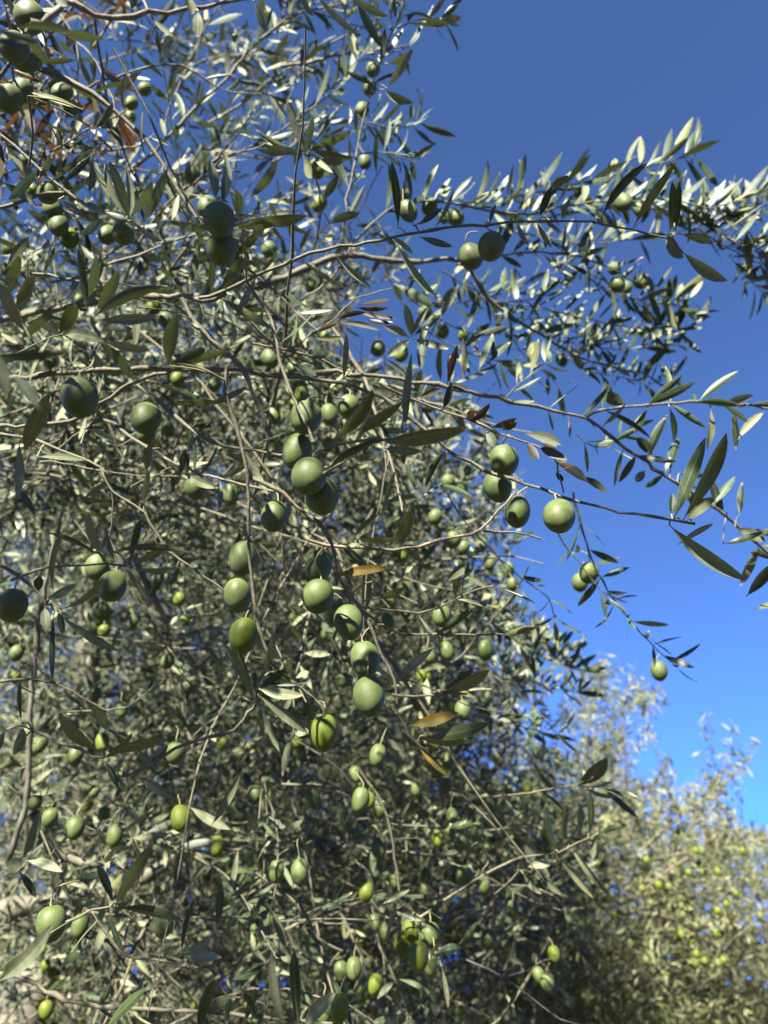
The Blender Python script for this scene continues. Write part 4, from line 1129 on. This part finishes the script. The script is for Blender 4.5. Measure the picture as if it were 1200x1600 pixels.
TP = np.vstack([BASE2, BASE2 + [0.0, -0.02, 0.4], BASE2 + [-0.05, 0, 0.9], at(1030, 1540, 3.0), at(1040, 1400, 3.1), at(1060, 1290, 3.0)])
TPs = spline(TP, 0.04)
mb = MB()
tubes(mb, TPs[None], (np.interp(np.linspace(0, 1, len(TPs)), [0, 0.1, 0.5, 1], [0.16, 0.11, 0.08, 0.006]) * (1 + 0.05 * rng.normal(0, 1, len(TPs))))[None], 12)
mb.build('trunk', [M_BARK], BACK, BASE2)
back.build('crown', [M_LEAF_BACK, M_TWIG], BACK)
for tok in OLB.split():
    x, y = (float(v) for v in tok.split(','))
    w = random.uniform(8.5, 12)
    m, p, i = make_olive(x, y, w, w * 1.15, True, random.uniform(1.85, 2.0), None)
    m.build('olive', [random.choice((M_OLY, M_OLY, M_OLV)), M_STALK], BACK, p)

# ------------------------------------------------------------------ ground
m, nt, N, L = new_mat('dry_earth')
out = N.new('ShaderNodeOutputMaterial')
tc = N.new('ShaderNodeTexCoord')
n1 = N.new('ShaderNodeTexNoise')
n1.inputs['Scale'].default_value = 3
n1.inputs['Detail'].default_value = 9
L.new(tc.outputs['Object'], n1.inputs['Vector'])
r = ramp(N, [(0.3, (0.030, 0.024, 0.015)), (0.5, (0.058, 0.048, 0.028)), (0.62, (0.035, 0.042, 0.016)), (0.75, (0.085, 0.07, 0.045))])
L.new(n1.outputs[0], r.inputs[0])
b = N.new('ShaderNodeBsdfPrincipled')
b.inputs['Roughness'].default_value = 0.95
L.new(r.outputs[0], b.inputs['Base Color'])
bp = N.new('ShaderNodeBump')
bp.inputs['Distance'].default_value = 0.05
L.new(n1.outputs[0], bp.inputs['Height'])
L.new(bp.outputs[0], b.inputs['Normal'])
L.new(b.outputs[0], out.inputs[0])
g = 120
xs = np.r_[-1500, np.linspace(-30, 30, g - 2), 1500]
X, Y = np.meshgrid(xs, xs, indexing='ij')
Z = 0.04 * np.sin(X * 0.9) * np.cos(Y * 0.7) + 0.015 * np.sin(X * 3.1 + Y * 2.3) - 0.02
Z[0, :] = Z[-1, :] = Z[:, 0] = Z[:, -1] = 0
V = np.stack([X, Y, Z], -1)
i, j = np.meshgrid(np.arange(g - 1), np.arange(g - 1), indexing='ij')
q = np.stack([i * g + j, (i + 1) * g + j, (i + 1) * g + j + 1, i * g + j + 1], -1).reshape(-1, 4)
mb = MB()
mb.add(V, q, 0)
gr = mb.build('ground', [m], None, np.zeros(3))
gr['kind'] = 'structure'

for o in COL.objects:
    if '_o' in o:
        del o['_o']

# ------------------------------------------------------------------ sky, sun, camera
w = bpy.data.worlds.new('World')
S.world = w
w.use_nodes = True
nt = w.node_tree
bg = nt.nodes['Background']
sk = nt.nodes.new('ShaderNodeTexSky')
sk.sky_type = 'NISHITA'
sk.sun_disc = False
sk.sun_elevation = SUN_EL
sk.sun_rotation = SUN_AZ
sk.altitude = 20000
sk.air_density = 3.1
sk.dust_density = 1.0
sk.ozone_density = 10
nt.links.new(sk.outputs[0], bg.inputs[0])
bg.inputs[1].default_value = 0.078
sun = bpy.data.lights.new('sun', 'SUN')
sun.energy = 5.0
sun.angle = math.radians(0.53)
sun.color = (1, 0.94, 0.84)
so = bpy.data.objects.new('sun', sun)
COL.objects.link(so)
so.rotation_euler = Vector(SUN).to_track_quat('Z', 'Y').to_euler()

cd = bpy.data.cameras.new('camera')
cam = bpy.data.objects.new('camera', cd)
COL.objects.link(cam)
cam.location = CAM
cam.rotation_euler = (math.pi / 2 + PITCH, 0, 0)
cd.sensor_fit = 'AUTO'
cd.sensor_width = 36
cd.lens = 26
cd.clip_start = 0.02
cd.clip_end = 5000
cd.dof.use_dof = True
cd.dof.focus_distance = 0.53
cd.dof.aperture_fstop = 7.0
S.camera = cam

S.view_settings.view_transform = 'Standard'
S.view_settings.look = 'None'
S.view_settings.exposure = 2.98
S.view_settings.gamma = 1
c = S.cycles
c.use_denoising = True
c.max_bounces = 6
c.diffuse_bounces = 2
c.transmission_bounces = 4
c.transparent_max_bounces = 4
print('verts', sum(len(o.data.vertices) for o in COL.objects if o.type == 'MESH'), 'crown', crown.n, 'back', back.n)
